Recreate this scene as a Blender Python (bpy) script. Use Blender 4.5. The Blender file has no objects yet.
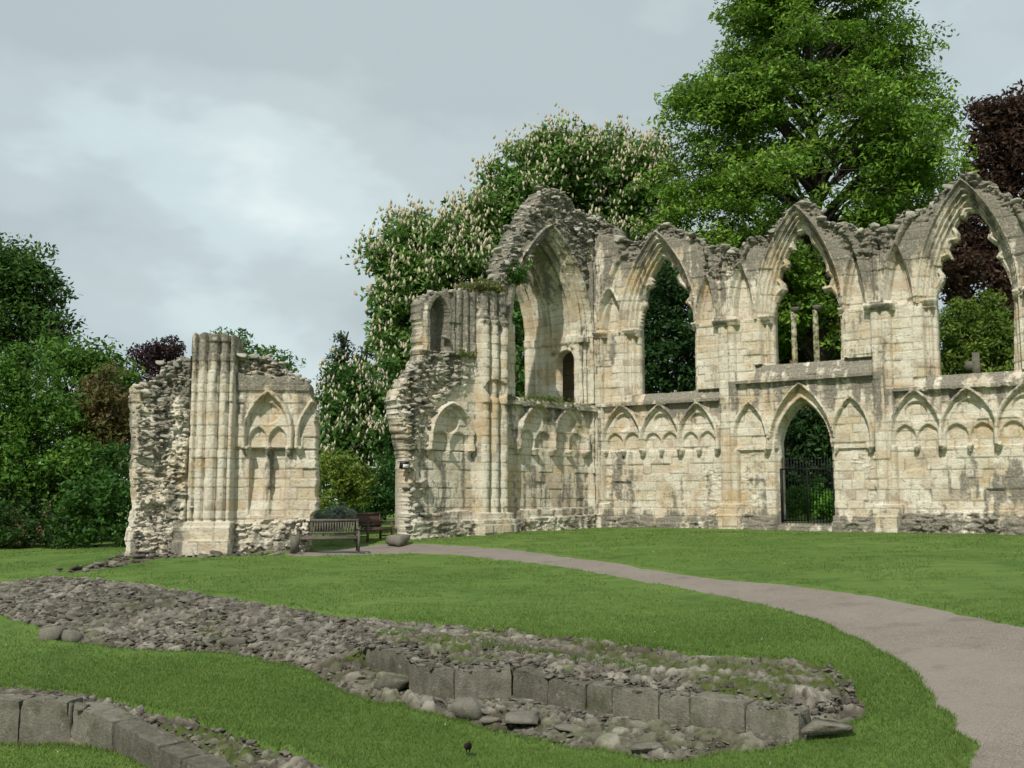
import bpy, math
import numpy as np
rng = np.random.default_rng(7)
SC = bpy.context.scene
COL = SC.collection
R = math.radians
# ------------------------------------------------------------------ camera model
F = 1027.0
CAMZ = 2.55
PITCH = math.atan(116/F)
cp, sp = math.cos(PITCH), math.sin(PITCH)
CAM = np.array([0, 0, CAMZ])
def ray(px, py):
    a = (np.asarray(px, float)-512)/F; b = (384-np.asarray(py, float))/F
    return np.stack([a, cp-b*sp, sp+b*cp], -1)
def at(px, py, Y):
    d = ray(px, py)
    return CAM + d*(np.asarray(Y)/d[..., 1])[..., None]
# ------------------------------------------------------------------ noise
def _h(ix, iy, seed):
    n = (ix.astype(np.int64)*374761393 + iy.astype(np.int64)*668265263 + seed*1442695041) & 0xffffffff
    n = ((n ^ (n >> 13))*1274126177) & 0xffffffff
    return ((n ^ (n >> 16)) & 0xffff)/65535.0
def vnoise(x, y, seed=0):
    x = np.asarray(x, float); y = np.asarray(y, float)
    ix = np.floor(x); iy = np.floor(y); fx = x-ix; fy = y-iy
    fx = fx*fx*(3-2*fx); fy = fy*fy*(3-2*fy)
    a = _h(ix, iy, seed); b = _h(ix+1, iy, seed); c = _h(ix, iy+1, seed); d = _h(ix+1, iy+1, seed)
    return (a*(1-fx)+b*fx)*(1-fy)+(c*(1-fx)+d*fx)*fy
def fbm(x, y, seed=0, o=4):
    t = 0; a = .5
    for k in range(o):
        t = t+a*vnoise(np.asarray(x)*2**k, np.asarray(y)*2**k, seed+k*17); a *= .5
    return t/(1-.5**o)
def worley(x, y, cx, cy, seed=0, tilt=False):
    """returns F1, F2 in cell units, and a random id per cell"""
    u = np.asarray(x)/cx; v = np.asarray(y)/cy
    iu = np.floor(u); iv = np.floor(v)
    f1 = np.full(u.shape, 9.); f2 = np.full(u.shape, 9.); idr = np.zeros(u.shape); tl = np.zeros(u.shape)
    for du in (-1, 0, 1):
        for dv in (-1, 0, 1):
            a = iu+du; b = iv+dv
            pu = a+.12+.76*_h(a, b, seed); pv = b+.12+.76*_h(a, b, seed+5)
            d = np.maximum(np.abs(pu-u), np.abs(pv-v))*.6+.4*np.hypot(pu-u, pv-v)
            r = _h(a, b, seed+9)
            nw = d < f1
            if tilt: tl = np.where(nw, (pu-u)*(_h(a, b, seed+13)-.5)*2+(pv-v)*(_h(a, b, seed+15)-.5)*2, tl)
            f2 = np.where(nw, f1, np.minimum(f2, d)); f1 = np.where(nw, d, f1); idr = np.where(nw, r, idr)
    return (f1, f2, idr, tl) if tilt else (f1, f2, idr)
def sstep(a, b, x):
    t = np.clip((np.asarray(x, float)-a)/(b-a), 0, 1); return t*t*(3-2*t)
def poly_sdf(pts, X, Y):
    """positive inside"""
    pts = np.asarray(pts, float); n = len(pts)
    d = np.full(X.shape, 1e9); ins = np.zeros(X.shape, bool)
    for i in range(n):
        a = pts[i]; b = pts[(i+1) % n]; e = b-a
        L = max(e@e, 1e-12)
        t = np.clip(((X-a[0])*e[0]+(Y-a[1])*e[1])/L, 0, 1)
        d = np.minimum(d, (X-a[0]-t*e[0])**2+(Y-a[1]-t*e[1])**2)
        c = (a[1] > Y) != (b[1] > Y)
        if abs(e[1]) > 1e-12:
            ins ^= c & (X < e[0]*(Y-a[1])/e[1]+a[0])
    d = np.sqrt(d)
    return np.where(ins, d, -d)
def line_dist(pts, X, Y):
    pts = np.asarray(pts, float); d = np.full(X.shape, 1e9)
    for a, b in zip(pts[:-1], pts[1:]):
        e = b-a; L = max(e@e, 1e-12)
        t = np.clip(((X-a[0])*e[0]+(Y-a[1])*e[1])/L, 0, 1)
        d = np.minimum(d, (X-a[0]-t*e[0])**2+(Y-a[1]-t*e[1])**2)
    return np.sqrt(d)
def bez(a, b, c, n=10):
    t = np.linspace(0, 1, n)[:, None]; a, b, c = map(np.asarray, (a, b, c))
    return a*(1-t)**2+2*b*t*(1-t)+c*t*t
# ------------------------------------------------------------------ object helpers
def mesh_obj(name, V, faces, mat, parent=None, attr=None, smooth=False, fattr=None):
    """faces: list of int arrays (n,3)/(n,4)"""
    me = bpy.data.meshes.new(name)
    V = np.asarray(V, np.float32)
    if not isinstance(faces, (list, tuple)): faces = [faces]
    faces = [np.asarray(f, np.int32) for f in faces if len(f)]
    me.vertices.add(len(V)); me.vertices.foreach_set('co', V.ravel())
    nl = sum(f.size for f in faces); npol = sum(len(f) for f in faces)
    me.loops.add(nl); me.loops.foreach_set('vertex_index', np.concatenate([f.ravel() for f in faces]))
    tot = np.concatenate([np.full(len(f), f.shape[1], np.int32) for f in faces])
    me.polygons.add(npol)
    me.polygons.foreach_set('loop_start', np.concatenate([[0], np.cumsum(tot)[:-1]]).astype(np.int32))
    me.polygons.foreach_set('loop_total', tot)
    if smooth: me.polygons.foreach_set('use_smooth', np.ones(npol, bool))
    if attr is not None:
        A = me.attributes.new('st', 'FLOAT_COLOR', 'POINT')
        A.data.foreach_set('color', np.asarray(attr, np.float32).ravel())
    me.update(calc_edges=True); me.validate()
    if mat: me.materials.append(mat)
    o = bpy.data.objects.new(name, me); COL.objects.link(o)
    if parent is not None: o.parent = parent
    return o
def tag(o, label=None, cat=None, group=None, kind=None):
    if label: o['label'] = label
    if cat: o['category'] = cat
    if group: o['group'] = group
    if kind: o['kind'] = kind
    return o
def empty(name, loc=(0, 0, 0), rz=0):
    o = bpy.data.objects.new(name, None); COL.objects.link(o); o.empty_display_size = .3
    o.location = loc; o.rotation_euler = (0, 0, rz); return o
class MB:
    def __init__(s): s.V = []; s.Q = []; s.T = []; s.n = 0; s.A = []
    def add(s, V, Q=None, T=None, A=None):
        V = np.asarray(V, float).reshape(-1, 3); s.V.append(V)
        if Q is not None and len(Q): s.Q.append(np.asarray(Q)+s.n)
        if T is not None and len(T): s.T.append(np.asarray(T)+s.n)
        if A is not None: s.A.append(A)
        s.n += len(V); return s
    def box(s, c, size, rz=0, jit=0, rx=0):
        h = np.array(size)/2
        V = np.array([[x, y, z] for x in (-1, 1) for y in (-1, 1) for z in (-1, 1)])*h
        if jit: V = V+rng.normal(0, jit, V.shape)
        if rx:
            c_, s_ = math.cos(rx), math.sin(rx); V = V@np.array([[1, 0, 0], [0, c_, s_], [0, -s_, c_]])
        c_, s_ = math.cos(rz), math.sin(rz)
        V = V@np.array([[c_, s_, 0], [-s_, c_, 0], [0, 0, 1]])+np.asarray(c)
        Q = [[0, 1, 3, 2], [4, 6, 7, 5], [0, 4, 5, 1], [2, 3, 7, 6], [0, 2, 6, 4], [1, 5, 7, 3]]
        return s.add(V, Q)
    def tube(s, pts, rad, n=7):
        pts = np.asarray(pts, float); rad = np.broadcast_to(rad, len(pts))
        t = np.gradient(pts, axis=0); t /= np.linalg.norm(t, axis=1)[:, None]+1e-9
        up = np.where(np.abs(t[:, 2:3]) > .9, [[1., 0, 0]], [[0, 0, 1.]])
        a = np.cross(t, up); a /= np.linalg.norm(a, axis=1)[:, None]+1e-9
        b = np.cross(t, a); th = np.arange(n)*2*np.pi/n
        V = pts[:, None]+rad[:, None, None]*(a[:, None]*np.cos(th)[None, :, None]+b[:, None]*np.sin(th)[None, :, None])
        m = len(pts); i = np.arange(m-1)[:, None]*n; j = np.arange(n)[None]
        Q = np.stack([i+j, i+(j+1) % n, i+n+(j+1) % n, i+n+j], -1).reshape(-1, 4)
        T = [[0, k+1, k] for k in range(1, n-1)]+[[(m-1)*n, (m-1)*n+k, (m-1)*n+k+1] for k in range(1, n-1)]
        return s.add(V.reshape(-1, 3), Q, T)
    def build(s, name, mat, parent=None, smooth=False):
        f = []
        if s.Q: f.append(np.concatenate(s.Q))
        if s.T: f.append(np.concatenate(s.T))
        return mesh_obj(name, np.concatenate(s.V), f, mat, parent, np.concatenate(s.A) if s.A else None, smooth)
# rock shapes: subdivided, squashed, faceted
def _ico():
    import bmesh
    bm = bmesh.new(); bmesh.ops.create_icosphere(bm, subdivisions=2, radius=1)
    V = np.array([v.co[:] for v in bm.verts]); T = np.array([[v.index for v in f.verts] for f in bm.faces]); bm.free()
    return V, T
ICO_V, ICO_T = _ico()
def _rocks(n=14):
    out = []
    for k in range(n):
        V = np.sign(ICO_V)*np.abs(ICO_V)**.42; V = V/np.abs(V).max()
        for _ in range(8):                        # chop with random planes, leaving flat faces
            d = rng.normal(size=3); d /= np.linalg.norm(d); h = rng.uniform(.45, .95)
            p = V@d; V = V-np.maximum(p-h, 0)[:, None]*d
        V = V*(1+.03*rng.normal(size=(len(V), 1)))
        out.append(V/np.abs(V).max(0))
    return out
ROCKS = _rocks()
def rocks_into(mb, P, size, flat=(.35, .8), tilt=.35, tint=None):
    for p, s in zip(P, size):
        V = ROCKS[rng.integers(len(ROCKS))]*s*np.array([1, rng.uniform(.55, 1), rng.uniform(*flat)])
        a, b, c = rng.normal(0, tilt), rng.normal(0, tilt), rng.uniform(0, 6.28)
        ca, sa, cb, sb, cc, sc_ = math.cos(a), math.sin(a), math.cos(b), math.sin(b), math.cos(c), math.sin(c)
        M = np.array([[cc, sc_, 0], [-sc_, cc, 0], [0, 0, 1]])@np.array([[1, 0, 0], [0, ca, sa], [0, -sa, ca]])@np.array([[cb, 0, sb], [0, 1, 0], [-sb, 0, cb]])
        mb.add(V@M+p, T=ICO_T)
    return mb
# ------------------------------------------------------------------ materials
class NT:
    def __init__(s, name):
        s.m = bpy.data.materials.new(name); s.m.use_nodes = True; s.t = s.m.node_tree; s.t.nodes.clear()
        s.out = s.n('ShaderNodeOutputMaterial')
    def n(s, typ, **k):
        nd = s.t.nodes.new(typ)
        for a, v in k.items():
            if a.startswith('i_'):
                key = a[2:]; key = int(key) if key.isdigit() else key.replace('_', ' ')
                nd.inputs[key].default_value = v
            else: setattr(nd, a, v)
        return nd
    def l(s, a, b): s.t.links.new(a, b)
    def noise(s, vec, scale, detail=4, rough=.55, w=None):
        nd = s.n('ShaderNodeTexNoise'); nd.inputs['Scale'].default_value = scale; nd.inputs['Detail'].default_value = detail
        nd.inputs['Roughness'].default_value = rough
        if vec is not None: s.l(vec, nd.inputs['Vector'])
        return nd.outputs['Fac']
    def ramp(s, fac, stops, interp='LINEAR'):
        nd = s.n('ShaderNodeValToRGB'); cr = nd.color_ramp; cr.interpolation = interp
        while len(cr.elements) < len(stops): cr.elements.new(.5)
        for e, (p, c) in zip(cr.elements, stops):
            e.position = p; e.color = (c[0], c[1], c[2], 1) if not np.isscalar(c) else (c, c, c, 1)
        s.l(fac, nd.inputs[0]); return nd.outputs[0]
    def mix(s, fac, a, b, mode='MIX'):
        nd = s.n('ShaderNodeMix', data_type='RGBA', blend_type=mode)
        for k, v in ((0, fac), (6, a), (7, b)):
            if hasattr(v, 'is_output'): s.l(v, nd.inputs[k])
            elif k == 0: nd.inputs[0].default_value = v
            else: nd.inputs[k].default_value = (*v, 1)
        return nd.outputs[2]
    def math(s, op, a, b=0.):
        nd = s.n('ShaderNodeMath', operation=op)
        for k, v in ((0, a), (1, b)):
            if hasattr(v, 'is_output'): s.l(v, nd.inputs[k])
            else: nd.inputs[k].default_value = v
        return nd.outputs[0]
    def bump(s, h, strength, dist):
        nd = s.n('ShaderNodeBump'); nd.inputs['Strength'].default_value = strength; nd.inputs['Distance'].default_value = dist
        s.l(h, nd.inputs['Height']); return nd.outputs[0]
    def finish(s, color, rough=.9, normal=None, spec=.2, trans=0, metallic=0):
        b = s.n('ShaderNodeBsdfPrincipled')
        if hasattr(color, 'is_output'): s.l(color, b.inputs['Base Color'])
        else: b.inputs['Base Color'].default_value = (*color, 1)
        b.inputs['Roughness'].default_value = rough; b.inputs['Specular IOR Level'].default_value = spec
        b.inputs['Metallic'].default_value = metallic
        if normal is not None: s.l(normal, b.inputs['Normal'])
        sh = b.outputs[0]
        if trans:
            t = s.n('ShaderNodeBsdfTranslucent')
            if hasattr(color, 'is_output'): s.l(color, t.inputs[0])
            else: t.inputs[0].default_value = (*color, 1)
            mx = s.n('ShaderNodeMixShader'); mx.inputs[0].default_value = trans
            s.l(sh, mx.inputs[1]); s.l(t.outputs[0], mx.inputs[2]); sh = mx.outputs[0]
        s.l(sh, s.out.inputs[0]); return s.m
def coords(t): return t.n('ShaderNodeTexCoord').outputs['Object']
def mat_stone():
    t = NT('limestone'); co = coords(t)
    at_ = t.n('ShaderNodeAttribute', attribute_name='st')
    sep = t.n('ShaderNodeSeparateColor'); t.l(at_.outputs['Color'], sep.inputs[0])
    tint, grey, joint = sep.outputs
    moss = at_.outputs['Alpha']
    n1 = t.noise(co, 2.2, 5); n2 = t.noise(co, 14, 6, .65); n3 = t.noise(co, 5.5, 5, .6)
    tt = t.math('ADD', tint, t.math('MULTIPLY', t.math('SUBTRACT', n1, .5), .35))
    c = t.ramp(tt, [(0, (.58, .53, .43)), (.22, (.57, .485, .345)), (.38, (.63, .585, .48)), (.52, (.51, .455, .36)), (.7, (.67, .635, .55)), (.88, (.54, .455, .36)), (1, (.42, .37, .295))])
    mp = t.n('ShaderNodeMapping'); mp.inputs['Scale'].default_value = (1.6, 1.6, .22); t.l(co, mp.inputs[0])
    ns = t.noise(mp.outputs[0], 1.5, 5, .6); nb = t.noise(co, .55, 4, .6); nw = t.noise(co, .9, 5, .65)
    c = t.mix(t.ramp(nb, [(.50, 0.), (.61, .6)]), c, (.54, .41, .24))
    c = t.mix(t.ramp(nw, [(.45, 0.), (.57, .8)]), c, (.72, .695, .61))
    gcol = t.ramp(n2, [(.3, (.12, .115, .098)), (.52, (.235, .224, .19)), (.72, (.39, .37, .315))])
    gf = t.math('ADD', grey, t.math('MULTIPLY', t.math('SUBTRACT', n3, .5), .75))
    gf = t.math('ADD', gf, t.math('MULTIPLY', t.math('SUBTRACT', ns, .5), .9))
    gf2 = t.ramp(gf, [(.44, 0.), (.53, .45), (.64, 1.)])
    c = t.mix(gf2, c, gcol)
    c = t.mix(t.ramp(n2, [(.33, .45), (.46, 0.)]), c, (.26, .23, .175))
    c = t.mix(t.math('MULTIPLY', joint, t.ramp(n3, [(.38, .25), (.60, .85)])), c, (.17, .15, .115))
    c = t.mix(t.math('MULTIPLY', moss, t.ramp(n3, [(.35, 0.), (.6, 1.)])), c, (.075, .10, .03))
    c = t.mix(1., c, (.98, .95, .895), 'MULTIPLY')
    c = t.mix(t.ramp(t.noise(co, 7, 6, .7), [(.33, .55), (.42, 0.)]), c, (.22, .20, .16))
    hh = t.math('ADD', t.math('MULTIPLY', n2, .6), t.math('MULTIPLY', t.noise(co, 45, 3), .4))
    return t.finish(c, .95, t.bump(hh, 1.0, .08), .1)
def mat_rock(name, stops, scale=3., isl=.5, mossy=0.):
    t = NT(name); co = coords(t)
    g = t.n('ShaderNodeNewGeometry')
    n1 = t.noise(co, scale, 6, .62); n2 = t.noise(co, scale*9, 5, .65)
    f = t.math('ADD', t.math('MULTIPLY', g.outputs['Random Per Island'], isl), t.math('MULTIPLY', n1, 1-isl))
    f = t.math('ADD', f, t.math('MULTIPLY', t.math('SUBTRACT', n2, .5), .5))
    c = t.ramp(f, stops)
    c = t.mix(t.ramp(t.noise(co, scale*2.3, 5, .7), [(.60, 0.), (.72, .7)]), c, (.24, .23, .195))      # lichen
    if mossy: c = t.mix(t.ramp(t.noise(co, scale*.9, 5, .6), [(.55, 0.), (.66, mossy)]), c, (.06, .075, .025))
    return t.finish(c, .95, t.bump(n2, .8, .03), .12)
def mat_field():
    t = NT('rubble_bank'); co = coords(t)
    at_ = t.n('ShaderNodeAttribute', attribute_name='st'); sep = t.n('ShaderNodeSeparateColor'); t.l(at_.outputs['Color'], sep.inputs[0])
    tint, gap, mo = sep.outputs
    n1 = t.noise(co, 3, 5, .6); n2 = t.noise(co, 30, 5, .68)
    f = t.math('ADD', tint, t.math('MULTIPLY', t.math('SUBTRACT', n2, .5), .6))
    c = t.ramp(f, [(.0, (.055, .048, .038)), (.3, (.10, .09, .071)), (.6, (.150, .136, .109)), (.85, (.21, .193, .157)), (1, (.28, .26, .215))])
    c = t.mix(t.ramp(t.noise(co, 8, 5, .7), [(.60, 0.), (.70, .5)]), c, (.22, .21, .18))
    c = t.mix(gap, c, (.042, .032, .022))
    c = t.mix(t.math('MULTIPLY', mo, t.ramp(n1, [(.4, 0.), (.55, 1.)])), c, (.065, .085, .022))
    return t.finish(c, .95, t.bump(n2, .9, .03), .1)
def mat_ashlar():
    t = NT('worn_ashlar'); co = coords(t); oi = t.n('ShaderNodeObjectInfo')
    mp = t.n('ShaderNodeMapping'); mp.inputs['Scale'].default_value = (7, 7, 2.6); t.l(co, mp.inputs[0])
    ns = t.noise(mp.outputs[0], 1.6, 5, .65); n1 = t.noise(co, 5, 5, .6); n2 = t.noise(co, 35, 5, .7)
    f = t.math('ADD', t.math('MULTIPLY', oi.outputs['Random'], .20), t.math('MULTIPLY', ns, .50)); f = t.math('ADD', f, t.math('MULTIPLY', n1, .30))
    f = t.math('ADD', f, t.math('MULTIPLY', t.math('SUBTRACT', n2, .5), .35))
    c = t.ramp(f, [(.25, (.062, .058, .045)), (.42, (.110, .103, .080)), (.58, (.160, .150, .118)), (.75, (.23, .215, .172))])
    c = t.mix(t.ramp(t.noise(co, 12, 5, .7), [(.60, 0.), (.68, .7)]), c, (.25, .245, .20))
    c = t.mix(t.ramp(t.noise(co, 3.1, 5, .65), [(.55, 0.), (.66, .6)]), c, (.058, .066, .026))
    return t.finish(c, .95, t.bump(t.math('ADD', n2, ns), .8, .03), .1)
def mat_leaf(name, trans=.38, rough=.6):
    t = NT(name); a = t.n('ShaderNodeAttribute', attribute_name='st')
    return t.finish(a.outputs['Color'], rough, None, .25, trans)
def mat_lawn():
    t = NT('mown_grass'); co = coords(t)
    n1 = t.noise(co, .35, 4); n2 = t.noise(co, 2.5, 5, .65); n3 = t.noise(co, 30, 4, .7); n4 = t.noise(co, 130, 2, .7)
    f = t.math('ADD', t.math('MULTIPLY', n1, .45), t.math('MULTIPLY', n2, .30)); f = t.math('ADD', f, t.math('MULTIPLY', n3, .25))
    c = t.ramp(f, [(.32, (.062, .114, .019)), (.44, (.094, .164, .030)), (.54, (.124, .202, .042)), (.68, (.178, .244, .068))])
    c = t.mix(t.ramp(n4, [(.38, .5), (.6, 0.)]), c, (.036, .078, .012))
    mp = t.n('ShaderNodeMapping'); mp.inputs['Scale'].default_value = (.5, 2.2, 1); mp.inputs['Rotation'].default_value = (0, 0, .35); t.l(co, mp.inputs[0])
    c = t.mix(t.ramp(t.noise(mp.outputs[0], 1.3, 4, .6), [(.48, 0.), (.62, .35)]), c, (.15, .215, .05))
    c = t.mix(t.ramp(t.noise(co, 6, 6, .7), [(.62, 0.), (.72, .45)]), c, (.19, .20, .075))
    c = t.mix(t.ramp(t.noise(co, 1.1, 5, .65), [(.36, .5), (.46, 0.)]), c, (.038, .09, .016))
    h = t.math('ADD', t.math('MULTIPLY', n3, .5), t.math('MULTIPLY', n4, .5))
    return t.finish(c, .85, t.bump(h, .9, .04), .15)
def mat_path():
    t = NT('fine_gravel'); co = coords(t)
    n1 = t.noise(co, .6, 4); n2 = t.noise(co, 60, 4, .7); n3 = t.noise(co, 5, 5, .6)
    c = t.ramp(n2, [(.34, (.094, .078, .060)), (.5, (.192, .164, .134)), (.66, (.36, .322, .275))])
    c = t.mix(t.ramp(n1, [(.42, 0.), (.58, .6)]), c, (.235, .208, .175))
    c = t.mix(t.ramp(t.noise(co, 1.7, 6, .65), [(.54, 0.), (.66, .55)]), c, (.115, .098, .082))
    c = t.mix(t.ramp(t.noise(co, 220, 2, .6), [(.36, .6), (.5, 0.)]), c, (.06, .052, .046))
    c = t.mix(t.ramp(t.noise(co, 14, 6, .75), [(.62, 0.), (.70, .5)]), c, (.10, .085, .06))
    c = t.mix(t.ramp(n3, [(.30, .4), (.45, 0.)]), c, (.16, .13, .105))
    return t.finish(c, .9, t.bump(n2, .6, .012), .2)
def mat_soil():
    t = NT('bare_soil'); co = coords(t)
    n1 = t.noise(co, 2, 5, .6); n2 = t.noise(co, 28, 5, .7)
    c = t.ramp(t.math('ADD', t.math('MULTIPLY', n1, .5), t.math('MULTIPLY', n2, .5)), [(.35, (.055, .043, .032)), (.5, (.105, .086, .064)), (.68, (.19, .165, .13))])
    return t.finish(c, .95, t.bump(n2, .8, .03), .1)
def mat_plain(name, c, rough=.6, metal=0, var=.35, scale=20):
    t = NT(name); co = coords(t); n = t.noise(co, scale, 5, .6)
    lo = tuple(x*(1-var) for x in c); hi = tuple(min(1, x*(1+var)) for x in c)
    return t.finish(t.ramp(n, [(.3, lo), (.7, hi)]), rough, None, .3, 0, metal)
M = dict(stone=mat_stone(), field=mat_field(),
    rubble=mat_rock('wall_rubble', [(.15, (.15, .143, .12)), (.45, (.28, .265, .225)), (.75, (.41, .385, .32)), (1, (.52, .485, .40))], 2.5, .5),
    rock=mat_rock('lichened_rock', [(.2, (.055, .049, .039)), (.45, (.105, .095, .077)), (.7, (.172, .158, .129)), (.95, (.29, .27, .225))], 6, .5, .3),
    ashlar=mat_ashlar(),
    leaf=mat_leaf('leaves'), lawn=mat_lawn(), path=mat_path(), soil=mat_soil(),
    bark=mat_plain('bark', (.055, .045, .035), .95, 0, .5, 6), wood=mat_plain('weathered_wood', (.10, .086, .068), .85, 0, .4, 14),
    redwood=mat_plain('red_brown_wood', (.085, .05, .038), .8, 0, .35, 14),
    iron=mat_plain('black_iron', (.012, .012, .013), .55, .4), black=mat_plain('black_plumage', (.010, .009, .008), .6),
    beak=mat_plain('dark_beak', (.10, .06, .015), .5), white=mat_plain('pale_lamp_glass', (.7, .7, .68), .3),
    brick=mat_plain('red_brick', (.30, .12, .075), .9, 0, .25, 8), tile=mat_plain('roof_tile', (.34, .13, .08), .9, 0, .3, 6), glass=mat_plain('dark_glass', (.03, .035, .04), .15))
# ------------------------------------------------------------------ ground
CTRL = [  # pixel x, pixel y, height below the camera
 (640,527,-1.10),(800,529,-1.10),(960,532,-1.10),(597,525,-1.08),(520,528,-1.14),(400,541,-1.38),(450,534,-1.25),
 (235,553,-1.56),(130,556,-1.62),(300,553,-1.50),(20,552,-1.78),(-120,556,-1.85),
 (400,546,-1.50),(520,556,-1.55),(600,572,-1.65),(700,578,-1.62),(760,603,-1.80),(900,603,-1.70),(1024,629,-1.75),(870,640,-1.95),(1130,650,-1.8),
 (800,550,-1.32),(1000,560,-1.36),(650,548,-1.33),(1150,560,-1.36),
 (757,660,-2.05),(600,641,-2.0),(410,623,-1.95),(230,599,-1.85),(135,585,-1.80),(61,578,-1.80),(500,600,-1.82),(330,575,-1.68),(680,625,-1.93),
 (0,613,-2.12),(49,644,-2.30),(246,656,-2.36),(349,697,-2.42),(440,718,-2.45),(526,737,-2.48),(683,760,-2.5),(835,735,-2.36),(867,703,-2.16),
 (985,768,-2.33),(920,700,-2.15),(410,694,-2.36),(801,741,-2.40),(660,722,-2.40),(560,706,-2.38),
 (100,680,-2.45),(468,748,-2.52),(300,720,-2.5),(0,640,-2.28),(0,684,-2.42),(60,690,-2.43),(50,752,-2.74),(150,768,-2.74),(0,745,-2.74),(143,711,-2.45),(344,767,-2.55),(215,724,-2.49),
 (600,790,-2.58),(200,810,-2.8),(900,800,-2.45)]
_c = np.array(CTRL, float)
_d = ray(_c[:, 0], _c[:, 1])
_p = _d*(_c[:, 2]/_d[:, 2])[:, None]
def qmap(X, Y):
    r = np.hypot(X, Y); ph = np.clip(np.arctan2(X, Y), -.62, .62)
    return ph*1.6, np.log(np.clip(r, 7.5, 46))
_extra = []
for ph in (-.6, -.3, 0, .3, .6): _extra.append((46*math.sin(ph), 46*math.cos(ph), -1.05 if ph > -.05 else -1.5))
_x = np.concatenate([_p[:, 0], [e[0] for e in _extra]]); _y = np.concatenate([_p[:, 1], [e[1] for e in _extra]])
_z = np.concatenate([_c[:, 2], [e[2] for e in _extra]])
_qa, _qb = qmap(_x, _y)
def _k(r2): return .5*r2*np.log(r2+1e-9)
_N = len(_qa)
_A = np.zeros((_N+3, _N+3))
_A[:_N, :_N] = _k((_qa[:, None]-_qa)**2+(_qb[:, None]-_qb)**2)+np.eye(_N)*2e-5
_A[:_N, _N] = 1; _A[:_N, _N+1] = _qa; _A[:_N, _N+2] = _qb; _A[_N:, :_N] = _A[:_N, _N:].T
_W = np.linalg.solve(_A, np.concatenate([_z, np.zeros(3)]))
def H(X, Y):
    """ground height (world z)"""
    X = np.asarray(X, float); Y = np.asarray(Y, float)
    a, b = qmap(X, Y); sh = a.shape; a = a.ravel(); b = b.ravel(); out = np.empty(len(a))
    for i in range(0, len(a), 40000):
        aa = a[i:i+40000, None]; bb = b[i:i+40000, None]
        out[i:i+40000] = _k((aa-_qa)**2+(bb-_qb)**2)@_W[:_N]+_W[_N]+aa[:, 0]*_W[_N+1]+bb[:, 0]*_W[_N+2]
    back = np.clip(np.cos(np.arctan2(X.ravel(), Y.ravel())), -1, 1)
    w = sstep(-.2, .6, back)
    return (out*w+(-2.3)*(1-w)).reshape(sh)+CAMZ
def G(pts):
    """pixels -> points on the ground"""
    pts = np.asarray(pts, float); d = ray(pts[:, 0], pts[:, 1])
    ts = np.geomspace(6, 90, 260)
    Pq = CAM+d[:, None]*ts[None, :, None]
    below = Pq[..., 2] < H(Pq[..., 0], Pq[..., 1])
    k = np.where(below.any(1), below.argmax(1), len(ts)-1); k = np.maximum(k, 1)
    lo = ts[k-1]; hi = ts[k]
    for _ in range(18):
        m = (lo+hi)/2; q = CAM+d*m[:, None]; b = q[:, 2] < H(q[:, 0], q[:, 1])
        hi = np.where(b, m, hi); lo = np.where(b, lo, m)
    return CAM+d*((lo+hi)/2)[:, None]
def chaikin(P, n=2, closed=True):
    P = np.asarray(P, float)
    for _ in range(n):
        Q = np.roll(P, -1, 0)
        P = np.stack([.75*P+.25*Q, .25*P+.75*Q], 1).reshape(-1, P.shape[1])
    return P
PATH_PX = [(380,543.5),(420,543),(470,546),(520,550.5),(580,560),(640,568),(700,577),(800,587),(900,602),(1024,628),(1150,662),(1230,800),(1000,800),(985,768),(975,740),(950,700),(920,670),(870,640),(830,622),(760,603),(700,590),(600,572),(520,562),(450,554),(400,552),(330,556),(290,557),(292,551),(340,548)]
BAND_PX = [(-60,588),(0,586),(61,578),(94,580),(135,585),(164,588),(230,599),(295,609),(349,617),(410,624),(479,630),(539,636),(600,642),(659,651),(680,656),(757,660),(828,666),(853,683),(867,703),(853,728),(800,744),(770,749),(683,759),(600,751),(526,736),(440,716),(373,700),(340,693),(310,676),(287,667),(246,656),(197,652),(123,650),(49,644),(61,636),(0,614),(-60,600)]
BAND2_PX = [(-60,690),(0,689),(78,694),(144,711),(205,723),(287,752),(344,768),(420,800),(250,800),(200,783),(164,768),(120,752),(100,748),(70,742),(0,745),(-60,745)]
STRIP_PX = [(40,571),(90,572),(128,566),(165,558),(240,556),(300,556),(300,553),(235,551),(130,553),(80,566)]
PATCH_PX = [[(890,688),(925,690),(972,706),(985,722),(930,722),(945,714),(905,706)],[(925,727),(975,736),(1000,770),(960,768),(965,752),(935,742)],[(800,722),(852,722),(850,738),(805,742)]]
pathP = G(chaikin(PATH_PX, 2)); bandP = G(chaikin(BAND_PX, 1)); band2P = G(chaikin(BAND2_PX, 1)); stripP = G(STRIP_PX)
def wob(X, Y, s=3., a=.10, seed=3): return (fbm(X*s, Y*s, seed, 3)-.5)*2*a
def sd_path(X, Y): return .12+poly_sdf(pathP[:, :2], X, Y)+wob(X, Y, 2.5, .08)+wob(X, Y, 1.6, .2, 5)*sstep(13, 10.5, Y)
def sd_band(X, Y): return poly_sdf(bandP[:, :2], X, Y)+wob(X, Y, 3, .12, 11)
def sd_band2(X, Y): return poly_sdf(band2P[:, :2], X, Y)+wob(X, Y, 3, .08, 13)
def sd_strip(X, Y): return poly_sdf(stripP[:, :2], X, Y)+wob(X, Y, 2, .25, 15)
def bumps(X, Y): return (fbm(X*.35, Y*.35, 21, 3)-.5)*.10+(fbm(X*2.2, Y*2.2, 23, 3)-.5)*.035
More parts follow.
